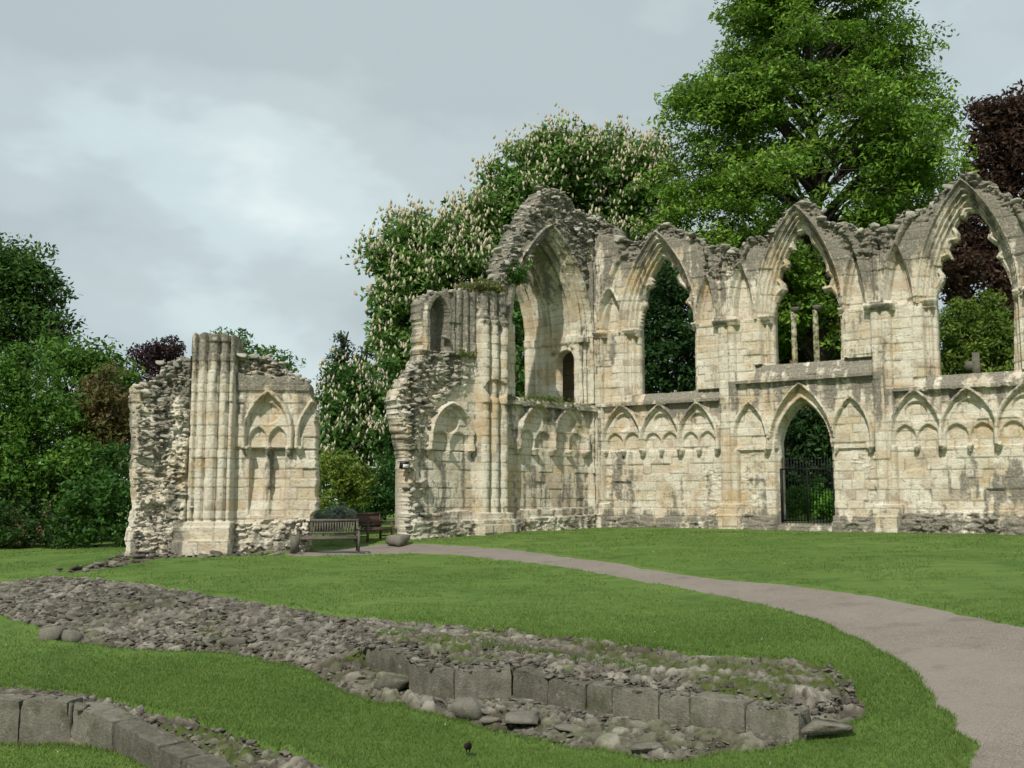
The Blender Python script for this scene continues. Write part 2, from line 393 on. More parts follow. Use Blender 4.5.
def lawn_z(X, Y):
    z = H(X, Y)+bumps(X, Y)*sstep(4, 9, np.hypot(X, Y))
    for f, dip in ((sd_path, .035), (sd_band, .16), (sd_band2, .16), (sd_strip, .06)):
        near = np.hypot(X, Y) < 60
        d = np.full(X.shape, -9.); d[near] = f(X[near], Y[near])
        z = z-dip*sstep(-.03, .10, d)+.025*np.exp(-((d+.10)/.09)**2)*(d > -.6)
    return z
def ground_sheet():
    ph = np.concatenate([np.linspace(-180, -36, 40)[:-1], np.linspace(-36, 36, 620), np.linspace(36, 180, 40)[1:-1]])*math.pi/180
    r = np.concatenate([np.geomspace(.6, 7.5, 16)[:-1], np.geomspace(7.5, 50, 330), np.geomspace(50, 4000, 34)[1:]])
    Rr, Ph = np.meshgrid(r, ph, indexing='ij')
    X = Rr*np.sin(Ph); Y = Rr*np.cos(Ph); Z = lawn_z(X, Y)
    nr, npn = X.shape
    i = np.arange(nr-1)[:, None]*npn; j = np.arange(npn)[None]; jn = (j+1) % npn
    Q = np.stack([i+j, i+npn+j, i+npn+jn, i+jn], -1).reshape(-1, 4)[:, ::-1]
    V = np.stack([X, Y, Z], -1).reshape(-1, 3)
    V = np.concatenate([V, [[0, 0, float(H(np.array([0.]), np.array([.1]))[0])]]])
    T = np.stack([np.full(npn, len(V)-1), np.arange(npn), (np.arange(npn)+1) % npn], -1)[:, ::-1]
    tag(mesh_obj('lawn', V, [Q, T], M['lawn'], smooth=True), kind='structure')
ground_sheet()
def sheet(name, sdf, P, mat, dz, res=.08, extra=None):
    x0, y0 = P[:, 0].min()-.3, P[:, 1].min()-.3; x1, y1 = P[:, 0].max()+.3, P[:, 1].max()+.3
    X, Y = np.meshgrid(np.arange(x0, x1, res), np.arange(y0, y1, res), indexing='ij')
    D = sdf(X, Y); Z = H(X, Y)+bumps(X, Y)+dz
    if extra is not None: Z = Z+extra(X, Y, D)
    keep = np.maximum.reduce([D[:-1, :-1], D[1:, :-1], D[1:, 1:], D[:-1, 1:]]) > -.04
    n = X.shape[1]; I, J = np.nonzero(keep); a = I*n+J
    Q = np.stack([a, a+n, a+n+1, a+1], -1)
    u, inv = np.unique(Q, return_inverse=True)
    V = np.stack([X, Y, Z], -1).reshape(-1, 3)[u]
    return mesh_obj(name, V, inv.reshape(-1, 4), mat, smooth=True)
tag(sheet('path', sd_path, pathP, M['path'], -.014), kind='structure')
tag(sheet('soil', lambda X, Y: np.maximum(sd_band(X, Y), np.maximum(sd_band2(X, Y), sd_strip(X, Y))), np.concatenate([bandP, band2P, stripP]), M['soil'], -.055, .07,
    lambda X, Y, D: (fbm(X*6, Y*6, 31, 3)-.5)*.06), kind='structure')
# ------------------------------------------------------------------ excavated footings
TOP_F = [  # face line of the ashlar row: px x, top y, bottom y
 (365,646,668),(411,654,676),(408,664,690),(454,671,697),(512,669,694),(548,677.5,701),(586,684,707),(612,688,712),(659,694,718),(690,697,722),(745,705,730),(800,713,738)]
def face_pts(L):
    L = np.array(L, float); b = G(L[:, [0, 2]]); t = at(L[:, 0], L[:, 1], b[:, 1]); return b, t
fb, ft = face_pts(TOP_F)
# the two short pieces on the left stand a little further back
UP = G([(365,619),(410,624),(479,630),(539,636),(600,642),(659,651),(680,656),(757,660),(828,666),(853,683),(862,700)])
topctl = np.concatenate([UP+[0, 0, .02], ft, at([830, 852], [722, 728], 10.7)])
def tps(P, z):
    n = len(P); A = np.zeros((n+3, n+3)); r2 = ((P[:, None]-P[None])**2).sum(-1)
    A[:n, :n] = _k(r2)+np.eye(n)*.02; A[:n, n] = 1; A[:n, n+1:] = P; A[n:, :n] = A[:n, n:].T
    w = np.linalg.solve(A, np.concatenate([z, np.zeros(3)]))
    return lambda X, Y: _k((X[..., None]-P[:, 0])**2+(Y[..., None]-P[:, 1])**2)@w[:n]+w[n]+w[n+1]*X+w[n+2]*Y
topH = tps(topctl[:, :2], topctl[:, 2])
topPoly = np.concatenate([UP[:, :2], ft[::-1, :2], ft[:1, :2]+[-.3, .2]])
def rubble_field(name, sdf, P, topf, poly, face, parent, res=.035, bank=.08):
    x0, y0 = P[:, :2].min(0)-.1; x1, y1 = P[:, :2].max(0)+.1; x0 = max(x0, -13)
    X, Y = np.meshgrid(np.arange(x0, x1, res), np.arange(y0, y1, res), indexing='ij')
    D = sdf(X, Y)
    ti = poly_sdf(poly, X, Y); dl = line_dist(face[:, :2], X, Y)
    bk = bank if topf is not topH else bank*(.15+.85*sstep(-1.2, -2.6, X))
    Z = H(X, Y)-.05+bk*sstep(.05, .45, D)
    zt = topf(X, Y) if topf else Z
    back = .2; sup = sstep(.28, .6, dl); zt = np.where(ti > back, zt-.03-.10*(1-sup), Z)
    Z = np.where(ti > back, zt, Z)
    wx = X+.5*fbm(X*2, Y*2, 51); wy = Y+.5*fbm(X*2, Y*2, 52)
    f1, f2, idr, t1 = worley(wx, wy, .19, .12, 53, True); g1, g2, idg, t2 = worley(wx+3, wy, .10, .07, 57, True)
    big = sstep(.42, .58, fbm(X*.9+5, Y*.9, 58))
    amp = (.6+.8*fbm(X*.8, Y*.8, 59))*(.25+.75*np.where(ti > back, sup, sstep(.05, .3, dl)))
    rel = big*((idr-.5)*.11+t1*.07+.05*sstep(0, .16, f2-f1))+(1-.6*big)*((idg-.5)*.07+t2*.05+.04*sstep(0, .2, g2-g1))
    Z = Z+amp*rel*sstep(-.02, .15, D)-.08*sstep(.03, -.05, D)
    gap = np.clip(big*(1-sstep(.02, .12, f2-f1))+(1-big)*(1-sstep(.02, .16, g2-g1)), 0, 1)
    tint = np.clip(big*idr+(1-big)*idg+.4*(fbm(X*1.5, Y*1.5, 60)-.5), 0, 1)
    dirt = sstep(.56, .68, fbm(X*1.2+9, Y*1.2, 62)); gap = np.maximum(gap*.85, dirt*.6); gap = np.maximum(gap, .8*sstep(.12, .0, D))
    moss = sstep(.5, .62, fbm(X*.9, Y*.9+4, 64))*(.4+.6*(ti > 0))
    A = np.stack([tint, gap, moss, np.ones_like(gap)], -1).reshape(-1, 4)
    keep = (D[:-1, :-1] > -.02)
    n = X.shape[1]; I, J = np.nonzero(keep); a = I*n+J
    Q = np.stack([a, a+n, a+n+1, a+1], -1); u, inv = np.unique(Q, return_inverse=True)
    o = mesh_obj(name, np.stack([X, Y, Z], -1).reshape(-1, 3)[u], inv.reshape(-1, 4), M['field'], parent, A[u])
    return o, (lambda: None)
foot = tag(empty('ruined_wall_footing', tuple(fb[6])), 'long low ruined footing with rubble bank and a row of squared blocks, crossing the lawn', 'ruined wall')
mi = foot.matrix_basis
def localise(o, par):
    o.location = -par.location; return o
o, _ = rubble_field('rubble_core', sd_band, bandP, topH, topPoly, ft, foot); localise(o, foot)
def ashlar(b0, b1, t0, t1, depth, par, sink=.12):
    """one worn squared block, its face from b0-b1 up to t0-t1"""
    e = b1-b0; L = math.hypot(e[0], e[1]); e = e/max(L, 1e-6)
    nrm = np.array([-e[1], e[0], 0]);  nrm /= np.linalg.norm(nrm)
    if nrm[1] < 0: nrm = -nrm
    gap = .0012
    nx, ny, nz = 9, 5, 6
    mb = MB()
    h0 = t0[2]-b0[2]+sink; h1 = t1[2]-b1[2]+sink
    lift = rng.normal(0, .005)
    def pt(u, v, w):
        s = gap+(L-2*gap)*u
        p = b0+np.array([e[0], e[1], 0])*s+nrm*(depth*v)
        h = h0*(1-u)+h1*u+lift
        return np.array([p[0], p[1], (b0[2]*(1-u)+b1[2]*u)-sink+h*w])
    ph = rng.uniform(0, 50)
    def grid(fn, a, b):
        us = np.linspace(0, 1, a); vs = np.linspace(0, 1, b)
        V = np.array([[fn(u, v) for v in vs] for u in us]).reshape(-1, 3)
        i = np.arange(a-1)[:, None]*b; j = np.arange(b-1)[None]
        Q = np.stack([i+j, i+b+j, i+b+j+1, i+j+1], -1).reshape(-1, 4)
        mb.add(V, Q)
    def shape(u, v, w):
        p = pt(u, v, w); 
        ed = min(u, 1-u)*L; ev = v*depth; ew = (1-w)*h0
        rnd = .018
        k = 0
        if ed < rnd and ev < rnd: k += 1
        ins = 0
        for a_, b_ in ((ed, ev), (ev, ew), (ed, ew)):
            ins += max(0, 1-a_/rnd)*max(0, 1-b_/rnd)
        c = np.array([b0[0]+e[0]*L/2+nrm[0]*depth/2, b0[1]+e[1]*L/2+nrm[1]*depth/2, b0[2]+h0*.4])
        p = p+(c-p)/np.linalg.norm(c-p)*.009*ins
        q = p*6+ph
        p = p-nrm*(.034*(float(fbm(q[0]+q[1], q[2], 61, 3))-.5)*2)*(1-v)+np.array([0, 0, .02*(float(fbm(q[0], q[1], 63, 3))-.5)*2])
        return p
    grid(lambda u, w: shape(u, 0, w), nx, nz)
    grid(lambda u, v: shape(u, v, 1), nx, ny)
    grid(lambda v, w: shape(0, v, w), ny, nz); grid(lambda v, w: shape(1, v, w), ny, nz)
    return localise(mb.build('ashlar_block', M['ashlar'], par), par)
for k in range(len(fb)-1):
    if k in (1,): continue
    ashlar(fb[k], fb[k+1], ft[k], ft[k+1], .34 if k != 2 else .5, foot)
# flat slab at the end of the row
s0 = at([801, 852], [727, 730], 10.55)
sl = MB(); rocks_into(sl, [at(828, 727, 10.6)], [.27], (.22, .26), .03); localise(sl.build('end_slab', M['ashlar'], foot), foot)
# lower left footing
F2 = [(-70,700,741),(18,700,741),(67,701,738),(71,704,737),(90,712,743),(112,722,753),(134,734,763),(158,746,774),(180,757,786),(205,771,800)]
gb, gt = face_pts(F2)
UP2 = G([(-70,688),(0,688),(78,694),(144,711),(205,723),(287,752),(344,768),(420,798)])
extra2 = at([250, 300], [778, 800], [10.2, 9.6])
ctl2 = np.concatenate([UP2, gt, extra2])
topH2 = tps(ctl2[:, :2], ctl2[:, 2])
poly2 = np.concatenate([UP2[:, :2], gt[::-1, :2]])
foot2 = tag(empty('ruined_wall_footing', tuple(gb[5])), 'low stone footing with squared blocks sunk into the grass at the lower left corner', 'ruined wall')
o, _ = rubble_field('rubble_core', sd_band2, band2P, topH2, poly2, gt, foot2, .03, .1); localise(o, foot2)
for k in range(len(gb)-1):
    ashlar(gb[k], gb[k+1], gt[k], gt[k+1], .3, foot2, .15)
# loose stones over both footings
def scatter(P, sdf, n, topf=None, poly=None, smin=.02, smax=.075, bank=.10):
    x0, y0 = P[:, :2].min(0); x1, y1 = P[:, :2].max(0); x0 = max(x0, -13)
    X = rng.uniform(x0, x1, n*6); Y = rng.uniform(y0, y1, n*6); d = sdf(X, Y)
    k = (d > .03) & (rng.random(len(X)) < .25+.9*fbm(X*1.3, Y*1.3, 71)); X = X[k][:n]; Y = Y[k][:n]; d = d[k][:n]
    Z = H(X, Y)-.03+bank*sstep(.05, .45, d)*((.15+.85*sstep(-1.2, -2.6, X)) if topf is topH else 1)
    if topf:
        ti = poly_sdf(poly, X, Y); Z = np.where(ti > 0, topf(X, Y)-.01, Z)
        Z = np.where((ti < 0) & (ti > -.1) & (bank > 0), -99, Z)
    k = Z > -50; s = smin*(smax/smin)**(rng.random(len(X))**2.0)*np.clip(np.hypot(X, Y)/12.5, .9, 1.7)
    return np.stack([X, Y, Z+s*.1], -1)[k], s[k]
mb = MB()
for a, b in (scatter(bandP, sd_band, 9000, topH, topPoly), scatter(bandP[bandP[:, 0] < .3], lambda X, Y: np.where(X < -1.2, sd_band(X, Y), -1), 3200, topH, topPoly, .022, .075), scatter(band2P, sd_band2, 700, topH2, poly2), scatter(stripP, sd_strip, 160, smin=.04, smax=.12, bank=0)):
    rocks_into(mb, a, b, (.22, .5), .22)
tag(mb.build('rubble', M['rock']), 'loose grey rubble stones strewn along the low footings', 'rubble', kind='stuff')
# single boulders one can point to
def boulder(px, py, wpx, label, flat=.8, group=None, m='rock'):
    p = G([(px, py)])[0]; sc_ = F/p[1]; s = wpx/2/sc_
    mb = MB(); rocks_into(mb, [np.zeros(3)], [s], (flat, flat+.02), .08)
    V = mb.V[0]; V += (fbm(V[:, :1]*9+px, V[:, 1:2]*9+V[:, 2:3]*5, 5)-.5)*.12*s
    V += (fbm(V[:, :1]*22+py, V[:, 1:2]*22-V[:, 2:3]*19, 6)-.5)*.10*s; V[:, 2] -= V[:, 2].min()+.38*s*flat
    o = mb.build('boulder', M[m]); o.location = p; tag(o, label, 'boulder', group); return o
boulder(465, 719, 29, 'rounded pale boulder lying in front of the corner of the squared blocks', .85)
boulder(398, 544, 23, 'rounded grey boulder at the foot of the broken wall end beside the path', .62)
boulder(490, 722, 22, 'low grey boulder just right of the rounded pale one', .3)
boulder(525, 724, 42, 'long dark boulder in the trench in front of the block row', .28)
boulder(566, 730, 26, 'flat topped boulder in the middle of the trench in front of the block row', .25)
boulder(650, 750, 38, 'broad flat boulder at the grass edge near the low end of the trench', .2)
boulder(395, 688, 40, 'squarish dark boulder below the short upper run of blocks', .45, m='ashlar')
boulder(52, 640, 30, 'dark boulder at the left end of the rubble bank', .7)
boulder(72, 642, 20, 'small dark boulder beside a larger one at the left end of the rubble bank', .7)
boulder(232, 648, 24, 'flat boulder at the foot of the rubble bank near the grass', .5)
# ------------------------------------------------------------------ grass blades near the camera
def grass():
    n = 520000
    r = np.sqrt(rng.uniform(8.6**2, 21**2, n)); r = 8.6+(r-8.6)*rng.random(n)**.30
    ph = rng.uniform(-.52, .52, n); X = r*np.sin(ph); Y = r*np.cos(ph)
    d = np.maximum(np.maximum(sd_band(X, Y), sd_band2(X, Y)), sd_path(X, Y))
    k = (d < rng.normal(.005, .045, n)) & (rng.random(n) > sstep(12.5, 20.5, r)); X = X[k]; Y = Y[k]; d = d[k]; r = r[k]; n = len(X)
    # tufts inside the footings
    Xt = []; 
    tc = G(np.array([(520,664),(560,668),(600,674),(500,660),(455,660),(430,650),(660,686),(205,636),(215,642),(390,648),(400,640),(545,666),(640,682),(25,604),(35,600),(760,702),(620,676),(580,672),(478,655)]))
    for c in tc:
        m = rng.integers(90, 260); Xt.append(np.stack([c[0]+rng.normal(0, .16, m), c[1]+rng.normal(0, .10, m)], -1))
    Xt = np.concatenate(Xt); ti = poly_sdf(topPoly, Xt[:, 0], Xt[:, 1])
    Zt = np.where(ti > 0, topH(Xt[:, 0], Xt[:, 1])+.01, H(Xt[:, 0], Xt[:, 1])+.06)
    Z = lawn_z(X, Y)-.004
    X = np.concatenate([X, Xt[:, 0]]); Y = np.concatenate([Y, Xt[:, 1]]); Z = np.concatenate([Z, Zt]); edge = np.concatenate([np.exp(-(d/.08)**2), np.full(len(Xt), .9)])
    # coarser tufts farther up the lawn
    m = 130000; r2 = 14+30*rng.random(m)**1.3; p2 = rng.uniform(-.5, .5, m); X2 = r2*np.sin(p2); Y2 = r2*np.cos(p2)
    d2 = np.maximum(np.maximum(sd_band(X2, Y2), sd_strip(X2, Y2)), sd_path(X2, Y2)); k = (d2 < -.02) & (rng.random(m) < sstep(13, 20, r2)) & (fbm(X2*.9, Y2*.9, 83) > .42)
    X = np.concatenate([X, X2[k]]); Y = np.concatenate([Y, Y2[k]]); Z = np.concatenate([Z, lawn_z(X2[k], Y2[k])-.004]); edge = np.concatenate([edge, .3*np.ones(k.sum())])
    n = len(X); r = np.hypot(X, Y)
    h = rng.uniform(.018, .042, n)*(1+.8*edge); w = .0035*(r/9)**.9*rng.uniform(.8, 1.6, n)
    a = rng.uniform(0, 6.28, n); lean = rng.uniform(.2, .9, n)*h; b = rng.uniform(0, 6.28, n)
    V = np.empty((n, 3, 3)); base = np.stack([X, Y, Z], -1)
    off = np.stack([np.cos(a)*w, np.sin(a)*w, np.zeros(n)], -1)
    V[:, 0] = base-off; V[:, 1] = base+off; V[:, 2] = base+np.stack([np.cos(b)*lean, np.sin(b)*lean, h], -1)
    t = np.clip(fbm(X*.5, Y*.5, 81)+.45*(rng.random(n)-.5), 0, 1)[:, None]
    c = np.array([.072, .132, .022])*(1-t)+np.array([.150, .234, .050])*t
    dry = (rng.random(n) < .04)[:, None]; c = np.where(dry, np.array([.22, .20, .09]), c)
    c = np.where((rng.random(n) < .0003)[:, None], .75, c)
    A = np.ones((n, 3, 4)); A[:, :, :3] = c[:, None]
    o = mesh_obj('grass', V.reshape(-1, 3), np.arange(n*3).reshape(-1, 3), M['leaf'], None, A.reshape(-1, 4))
    tag(o, 'short mown green grass of the lawn in the foreground', 'grass', kind='stuff')
grass()
# ------------------------------------------------------------------ masonry relief engine
class Frame:
    """vertical plane: s along local x, d outward = -local y"""
    def __init__(f, origin, theta):
        f.o = np.asarray(origin, float); f.th = theta
        f.u = np.array([math.cos(theta), math.sin(theta), 0]); f.n = np.array([math.sin(theta), -math.cos(theta), 0])
    def P(f, px, py, d=0.):
        r = ray(px, py); o = f.o+f.n*d
        t = ((o-CAM)@f.n)/(r@f.n); p = CAM+r*t-o
        return np.array([p@f.u, p[2]])
    def L(f, pts, d=0.): return np.array([f.P(a, b, d) for a, b in pts])
ZB = CAMZ-1.10
Cc = at(597, 527, 43.1)
FN = Frame((Cc[0], Cc[1], ZB), math.atan2(-.552, .834))
FW = Frame((Cc[0], Cc[1], ZB), R(45))
def arch(S, Z, sl, sr, zs, za):
    """pointed arch, positive inside; straight jambs below the springing"""
    w = (sr-sl)/2; h = max(za-zs, w*1.001); r = (w*w+h*h)/(2*w)
    up = np.minimum(r-np.hypot(S-(sl+r), Z-zs), r-np.hypot(S-(sr-r), Z-zs))
    return np.where(Z > zs, up, np.minimum(S-sl, sr-S))
class Relief:
    def __init__(q, frame, s0, s1, z0, z1, res, seed, T):
        q.f = frame; q.res = res
        q.s = np.arange(s0, s1+res, res); q.z = np.arange(z0, z1+res, res)
        q.S, q.Z = np.meshgrid(q.s, q.z, indexing='ij')
        sh = q.S.shape
        q.F = np.full(sh, 9.); q.D = np.zeros(sh); q.B = np.full(sh, -float(T)); q.ID = np.zeros(sh, int)
        q.tint = np.zeros(sh); q.grey = np.zeros(sh); q.joint = np.zeros(sh); q.moss = np.zeros(sh)
        q.rub = np.zeros(sh); q.names = {}; q.seed = seed
        q.ashlar_pattern()
    def ashlar_pattern(q):
        g = np.random.default_rng(q.seed)
        z = q.z[0]-.1; edges = [z]
        while z < q.z[-1]+.5: z += g.uniform(.24, .40); edges.append(z)
        edges = np.array(edges); ci = np.searchsorted(edges, q.z)-1
        q.tintA = np.zeros(q.S.shape); q.offA = np.zeros(q.S.shape); q.jA = np.zeros(q.S.shape)
        for c in np.unique(ci):
            js = np.nonzero(ci == c)[0]
            x = q.s[0]-1; e = [x]
            while x < q.s[-1]+1: x += g.uniform(.32, .85); e.append(x)
            e = np.array(e); bi = np.searchsorted(e, q.s)-1
            tint = g.random(len(e)); off = g.normal(0, .012, len(e)); off = np.where(g.random(len(e)) < .07, off-.05, off)
            dx = np.minimum(q.s-e[bi], e[bi+1]-q.s)
            for j in js:
                dz = min(q.z[j]-edges[c], edges[c+1]-q.z[j])
                dd = np.minimum(dx, dz)
                q.tintA[:, j] = tint[bi]; q.offA[:, j] = off[bi]
                q.jA[:, j] = 1-np.clip(dd/.028, 0, 1)
        wx = q.S+.15*fbm(q.S*3, q.Z*3, q.seed+1); wz = q.Z+.10*fbm(q.S*2.5, q.Z*3, q.seed+2)
        f1, f2, idr = worley(wx, wz, .40, .105, q.seed+3); g1, g2, idg = worley(wx+7, wz+3, .20, .07, q.seed+4)
        sw = sstep(.45, .55, fbm(q.S*1.2, q.Z*1.2, q.seed+6))
        gap = (f2-f1)*(1-sw)+(g2-g1)*sw; idm = idr*(1-sw)+idg*sw
        q.rubD = (idm-.5)*.15+.07*sstep(0, .12, gap)-.06-.16*sstep(.60, .68, fbm(q.S*2.2, q.Z*3, q.seed+8))+(fbm(q.S*1.1, q.Z*1.1, q.seed+5)-.5)*.22
        q.rubT = idm; q.rubJ = 1-sstep(0.02, .14, gap)
    def new(q, name, parent=None, label=None):
        k = len(q.names)+1; q.names[k] = (name, parent, label); return k
    def mark(q, mask, k): q.ID[mask] = k
    def finish_fields(q, grey_z0=None):
        S, Z = q.S, q.Z; r = q.rub
        n = fbm(S*3, Z*3, q.seed+30)
        q.D += (1-r)*(q.offA-.016*q.jA+(n-.5)*.04)+r*q.rubD
        q.tint = (1-r)*q.tintA+r*(.35+.45*q.rubT); q.joint = np.maximum(q.joint, (1-r)*q.jA*.75+r*q.rubJ*.75)
        streak = fbm(S*5, Z*.55, q.seed+31)
        q.grey = np.clip(q.grey+(streak-.5)*.7+(fbm(S*.7, Z*.7, q.seed+32)-.5)*.7, 0, 1)
    def build(q, root, mat):
        F = q.F; ns, nz = F.shape
        f4 = (F[:-1, :-1]+F[1:, :-1]+F[1:, 1:]+F[:-1, 1:])/4
        solid = f4 > 0
        pad = np.zeros((ns+1, nz+1), bool); pad[1:-1, 1:-1] = solid
        touch_s = pad[:-1, :-1] | pad[1:, :-1] | pad[1:, 1:] | pad[:-1, 1:]
        touch_n = ~(pad[:-1, :-1] & pad[1:, :-1] & pad[1:, 1:] & pad[:-1, 1:])
        bd = touch_s & touch_n
        gs, gz = np.gradient(F, q.res); gl = gs*gs+gz*gz+1e-6
        S = q.S.copy(); Z = q.Z.copy(); lim = q.res*.75
        ds = np.clip(-F*gs/gl, -lim, lim); dz = np.clip(-F*gz/gl, -lim, lim)
        S[bd] += ds[bd]; Z[bd] += dz[bd]
        D = np.maximum(q.D, q.B+.05)
        V = np.concatenate([np.stack([S, -D, Z], -1).reshape(-1, 3), np.stack([S, -q.B, Z], -1).reshape(-1, 3)])
        A = np.stack([q.tint, q.grey, q.joint, q.moss], -1).reshape(-1, 4).clip(0, 1); A = np.concatenate([A, A*[1, 1, .2, 1]])
        NV = ns*nz; objs = {}
        for k, (name, parent, label) in q.names.items():
            I, J = np.nonzero(solid & (q.ID[:-1, :-1] == k))
            if len(I) < 6: objs[k] = None; continue
            a = I*nz+J; b = a+nz; c = b+1; d = a+1
            Q = [np.stack([a, b, c, d], -1), np.stack([a, d, c, b], -1)+NV]
            for di, dj, e0, e1 in ((-1, 0, d, a), (1, 0, b, c), (0, -1, a, b), (0, 1, c, d)):
                m = ~pad[I+1+di, J+1+dj]
                Q.append(np.stack([e1[m], e0[m], e0[m]+NV, e1[m]+NV], -1))
            Q = np.concatenate(Q)
            u, inv = np.unique(Q, return_inverse=True)
            par = (objs[parent] or root) if parent else root
            objs[k] = mesh_obj(name, V[u], inv.reshape(-1, 4), mat, par, A[u])
            if label: objs[k]['label'] = label
        return objs
def prof(x, pts): 
    p = np.array(pts, float); return np.interp(x, p[:, 0], p[:, 1])
MOULD = [(0, .02), (.015, .13), (.10, .14), (.14, .0), (.26, -.02), (.30, -.10), (.34, -.02), (.40, -.02), (.44, -.20), (.52, -.22), (.56, -.12), (.62, -.13), (.66, -.30), (.74, -.32), (.78, -.24), (.84, -.25), (.88, -.42), (1, -.46)]
def window(q, kA, sl, sr, zs, za, zb, hl, hr, hza, hole=None, kT=None, capital=True, tback=-.80):
    """moulded window: opening arch (sl,sr,zs,za), hood arch (hl,hr,hza), sill at zb; hole = tracery cut-out polygon"""
    S, Z = q.S, q.Z
    o = arch(S, Z, sl, sr, zs, za); h = arch(S, Z, hl, hr, zs, hza)
    f = np.clip(h/np.maximum(h-o, 1e-3), 0, 1.2)
    band = (h > 0) & (o < .0) & (Z > zb)
    jam = band & (Z < zs)
    fj = np.where(Z < zs, np.clip(.42+.58*f, 0, 1), f)
    Dm = prof(np.where(o > 0, 1, np.clip(fj, 0, 1)), MOULD)
    plain = jam & (f < .30)
    up = (h > 0) & (Z > zs) & (o < .02)
    q.D = np.where(up | (jam & ~plain), Dm+q.D*.0, q.D)
    inside = (o >= 0) & (Z > zb)
    q.D = np.where(inside, -.46, q.D)
    q.mark(up | (jam & (f > .3)), kA)
    if capital:
        cap = (h > -.05) & (f > .2) & (o < 0) & (np.abs(Z-zs) < .14)
        q.D = np.where(cap, np.maximum(q.D, np.where(Z-zs > .06, .02, np.where(Z-zs > -.02, -.05, -.16))), q.D)
    q.joint = np.maximum(q.joint, np.where(band & (Z > zs), .0, 0))
    open_ = np.minimum(o, Z-zb)
    if hole is not None:
        hp = np.minimum(poly_sdf(hole, S, Z), np.maximum(open_, -.02)); 
        tr = inside & (hp < 0)
        q.B = np.where(tr, tback, q.B)
        q.D = np.where(tr, -.50+.13*np.exp(-((hp+.10)/.05)**2)-.0, q.D)
        q.rub = np.where(tr, 0, q.rub)
        if kT: q.mark(tr, kT)
        q.F = np.minimum(q.F, -hp); return hp
    q.F = np.minimum(q.F, -open_); return open_
def lancet(q, k, sl, sr, zs, za, depth=.30, lo=None):
    S, Z = q.S, q.Z; o = arch(S, Z, sl, sr, zs, za)
    m = (o > 0) & (Z > zs-.05)
    q.D = np.where(m, q.D-depth*sstep(0, .10, o)+.12*np.exp(-((o-.12)/.035)**2), q.D)
    r = (o > -.09) & (o <= 0) & (Z > zs-.05)
    q.D = np.where(r, q.D+.12*np.sqrt(np.clip(1-((o+.045)/.045)**2, 0, 1)), q.D)
    q.mark(m | r, k)
    q.grey = np.where(m, q.grey-.35, q.grey)
def rib(q, k, pts, w=.09, h=.16):
    d = line_dist(pts, q.S, q.Z)
    m = d < w*1.5
    q.D = np.where(m, np.maximum(q.D, q.D+h*np.sqrt(np.clip(1-(d/(w*1.5))**2, 0, 1))), q.D)
    if k: q.mark(m, k)
def shafts(q, k, s0, s1, z0, z1, n=3, base=.18, r=.10):
    S, Z = q.S, q.Z; w = (s1-s0)/n
    m = (S > s0) & (S < s1) & (Z > z0) & (Z < z1)
    x = ((S-s0)/w) % 1
    prof_ = base+r*np.sqrt(np.clip(1-((x-.5)/.42)**2, 0, 1))
    q.D = np.where(m, prof_, q.D); q.mark(m, k); q.rub = np.where(m, 0, q.rub); return m
def band(q, k, s0, s1, z0, z1, d0, d1=None, add=False, rough=.03):
    """projecting string: depth d0 at its foot to d1 at its head"""
    S, Z = q.S, q.Z; d1 = d0 if d1 is None else d1
    zz = Z+(fbm(S*2.2, S*0+1.7, q.seed+41)-.5)*rough*2
    m = (S > s0) & (S < s1) & (zz > z0) & (zz < z1)
    v = d0+(d1-d0)*np.clip((zz-z0)/(z1-z0), 0, 1)
    q.D = np.where(m, q.D+v if add else np.maximum(v, q.D*0-9), q.D)
    if k: q.mark(m, k)
    return m
def blind(q, k, kc, sl, sr, zf, za, circle=.18, depth=.27, single=False, zsf=.2):
    """blind arch with two trefoil-like lights under a circle, carried on corbels"""
    S, Z = q.S, q.Z; w = sr-sl; zs = zf+(za-zf)*(.22 if single else zsf)
    o = arch(S, Z, sl, sr, zs, za)
    reg = (Z > zf) & (o > -.13)
    inn = (Z > zf) & (o > 0)
    D = np.where(inn, -depth, 0)
    ridge = lambda t, ww, hh: hh*np.sqrt(np.clip(1-(t/ww)**2, 0, 1))
    q.D = np.where(inn, -depth*sstep(0, .05, o)*1.0+0*q.D, q.D)
    hood = ridge(o+.06, .08, .23)
    q.D = np.where(reg, np.maximum(q.D, hood-(.0)), q.D)
    q.D = np.where(inn, np.maximum(q.D, -depth+ridge(o-.085, .055, .14)), q.D)
    if not single:
        sm = (sl+sr)/2; zm = zf+(za-zf)*.38
        for a, b in ((sl+.05, sm), (sm, sr-.05)):
            oo = arch(S, Z, a, b, zf+(za-zf)*.16, zm+(za-zf)*.04)
            q.D = np.where(inn & (oo > 0), q.D-.13*sstep(0, .05, oo), q.D)
            q.D = np.where(inn & (np.abs(oo) < .06), np.maximum(q.D, -depth+ridge(oo, .06, .25)), q.D)
        if circle:
            rc = w*circle*1.28; zc = zf+(za-zf)*.64
            dd = np.hypot(S-sm, Z-zc)
            q.D = np.where(inn & (dd < rc), q.D-.12, q.D)
            q.D = np.where(inn & (np.abs(dd-rc) < .06), np.maximum(q.D, -depth+ridge(dd-rc, .06, .22)), q.D)
    q.mark(reg, k)
    q.grey = np.where(inn, q.grey-.25, q.grey)
    for c, ww in ((sl, .11), (sr, .11)) + (((sl+sr)/2, .09),)*(not single):
        m = (np.abs(S-c) < ww*np.clip((Z-zf+.26)/.26, 0, 1)) & (Z > zf-.20) & (Z < zf+.08)
        q.D = np.where(m, np.maximum(q.D, .15*np.clip((Z-zf+.28)/.28, 0, 1)), q.D); q.mark(m, q.new('corbel', k))
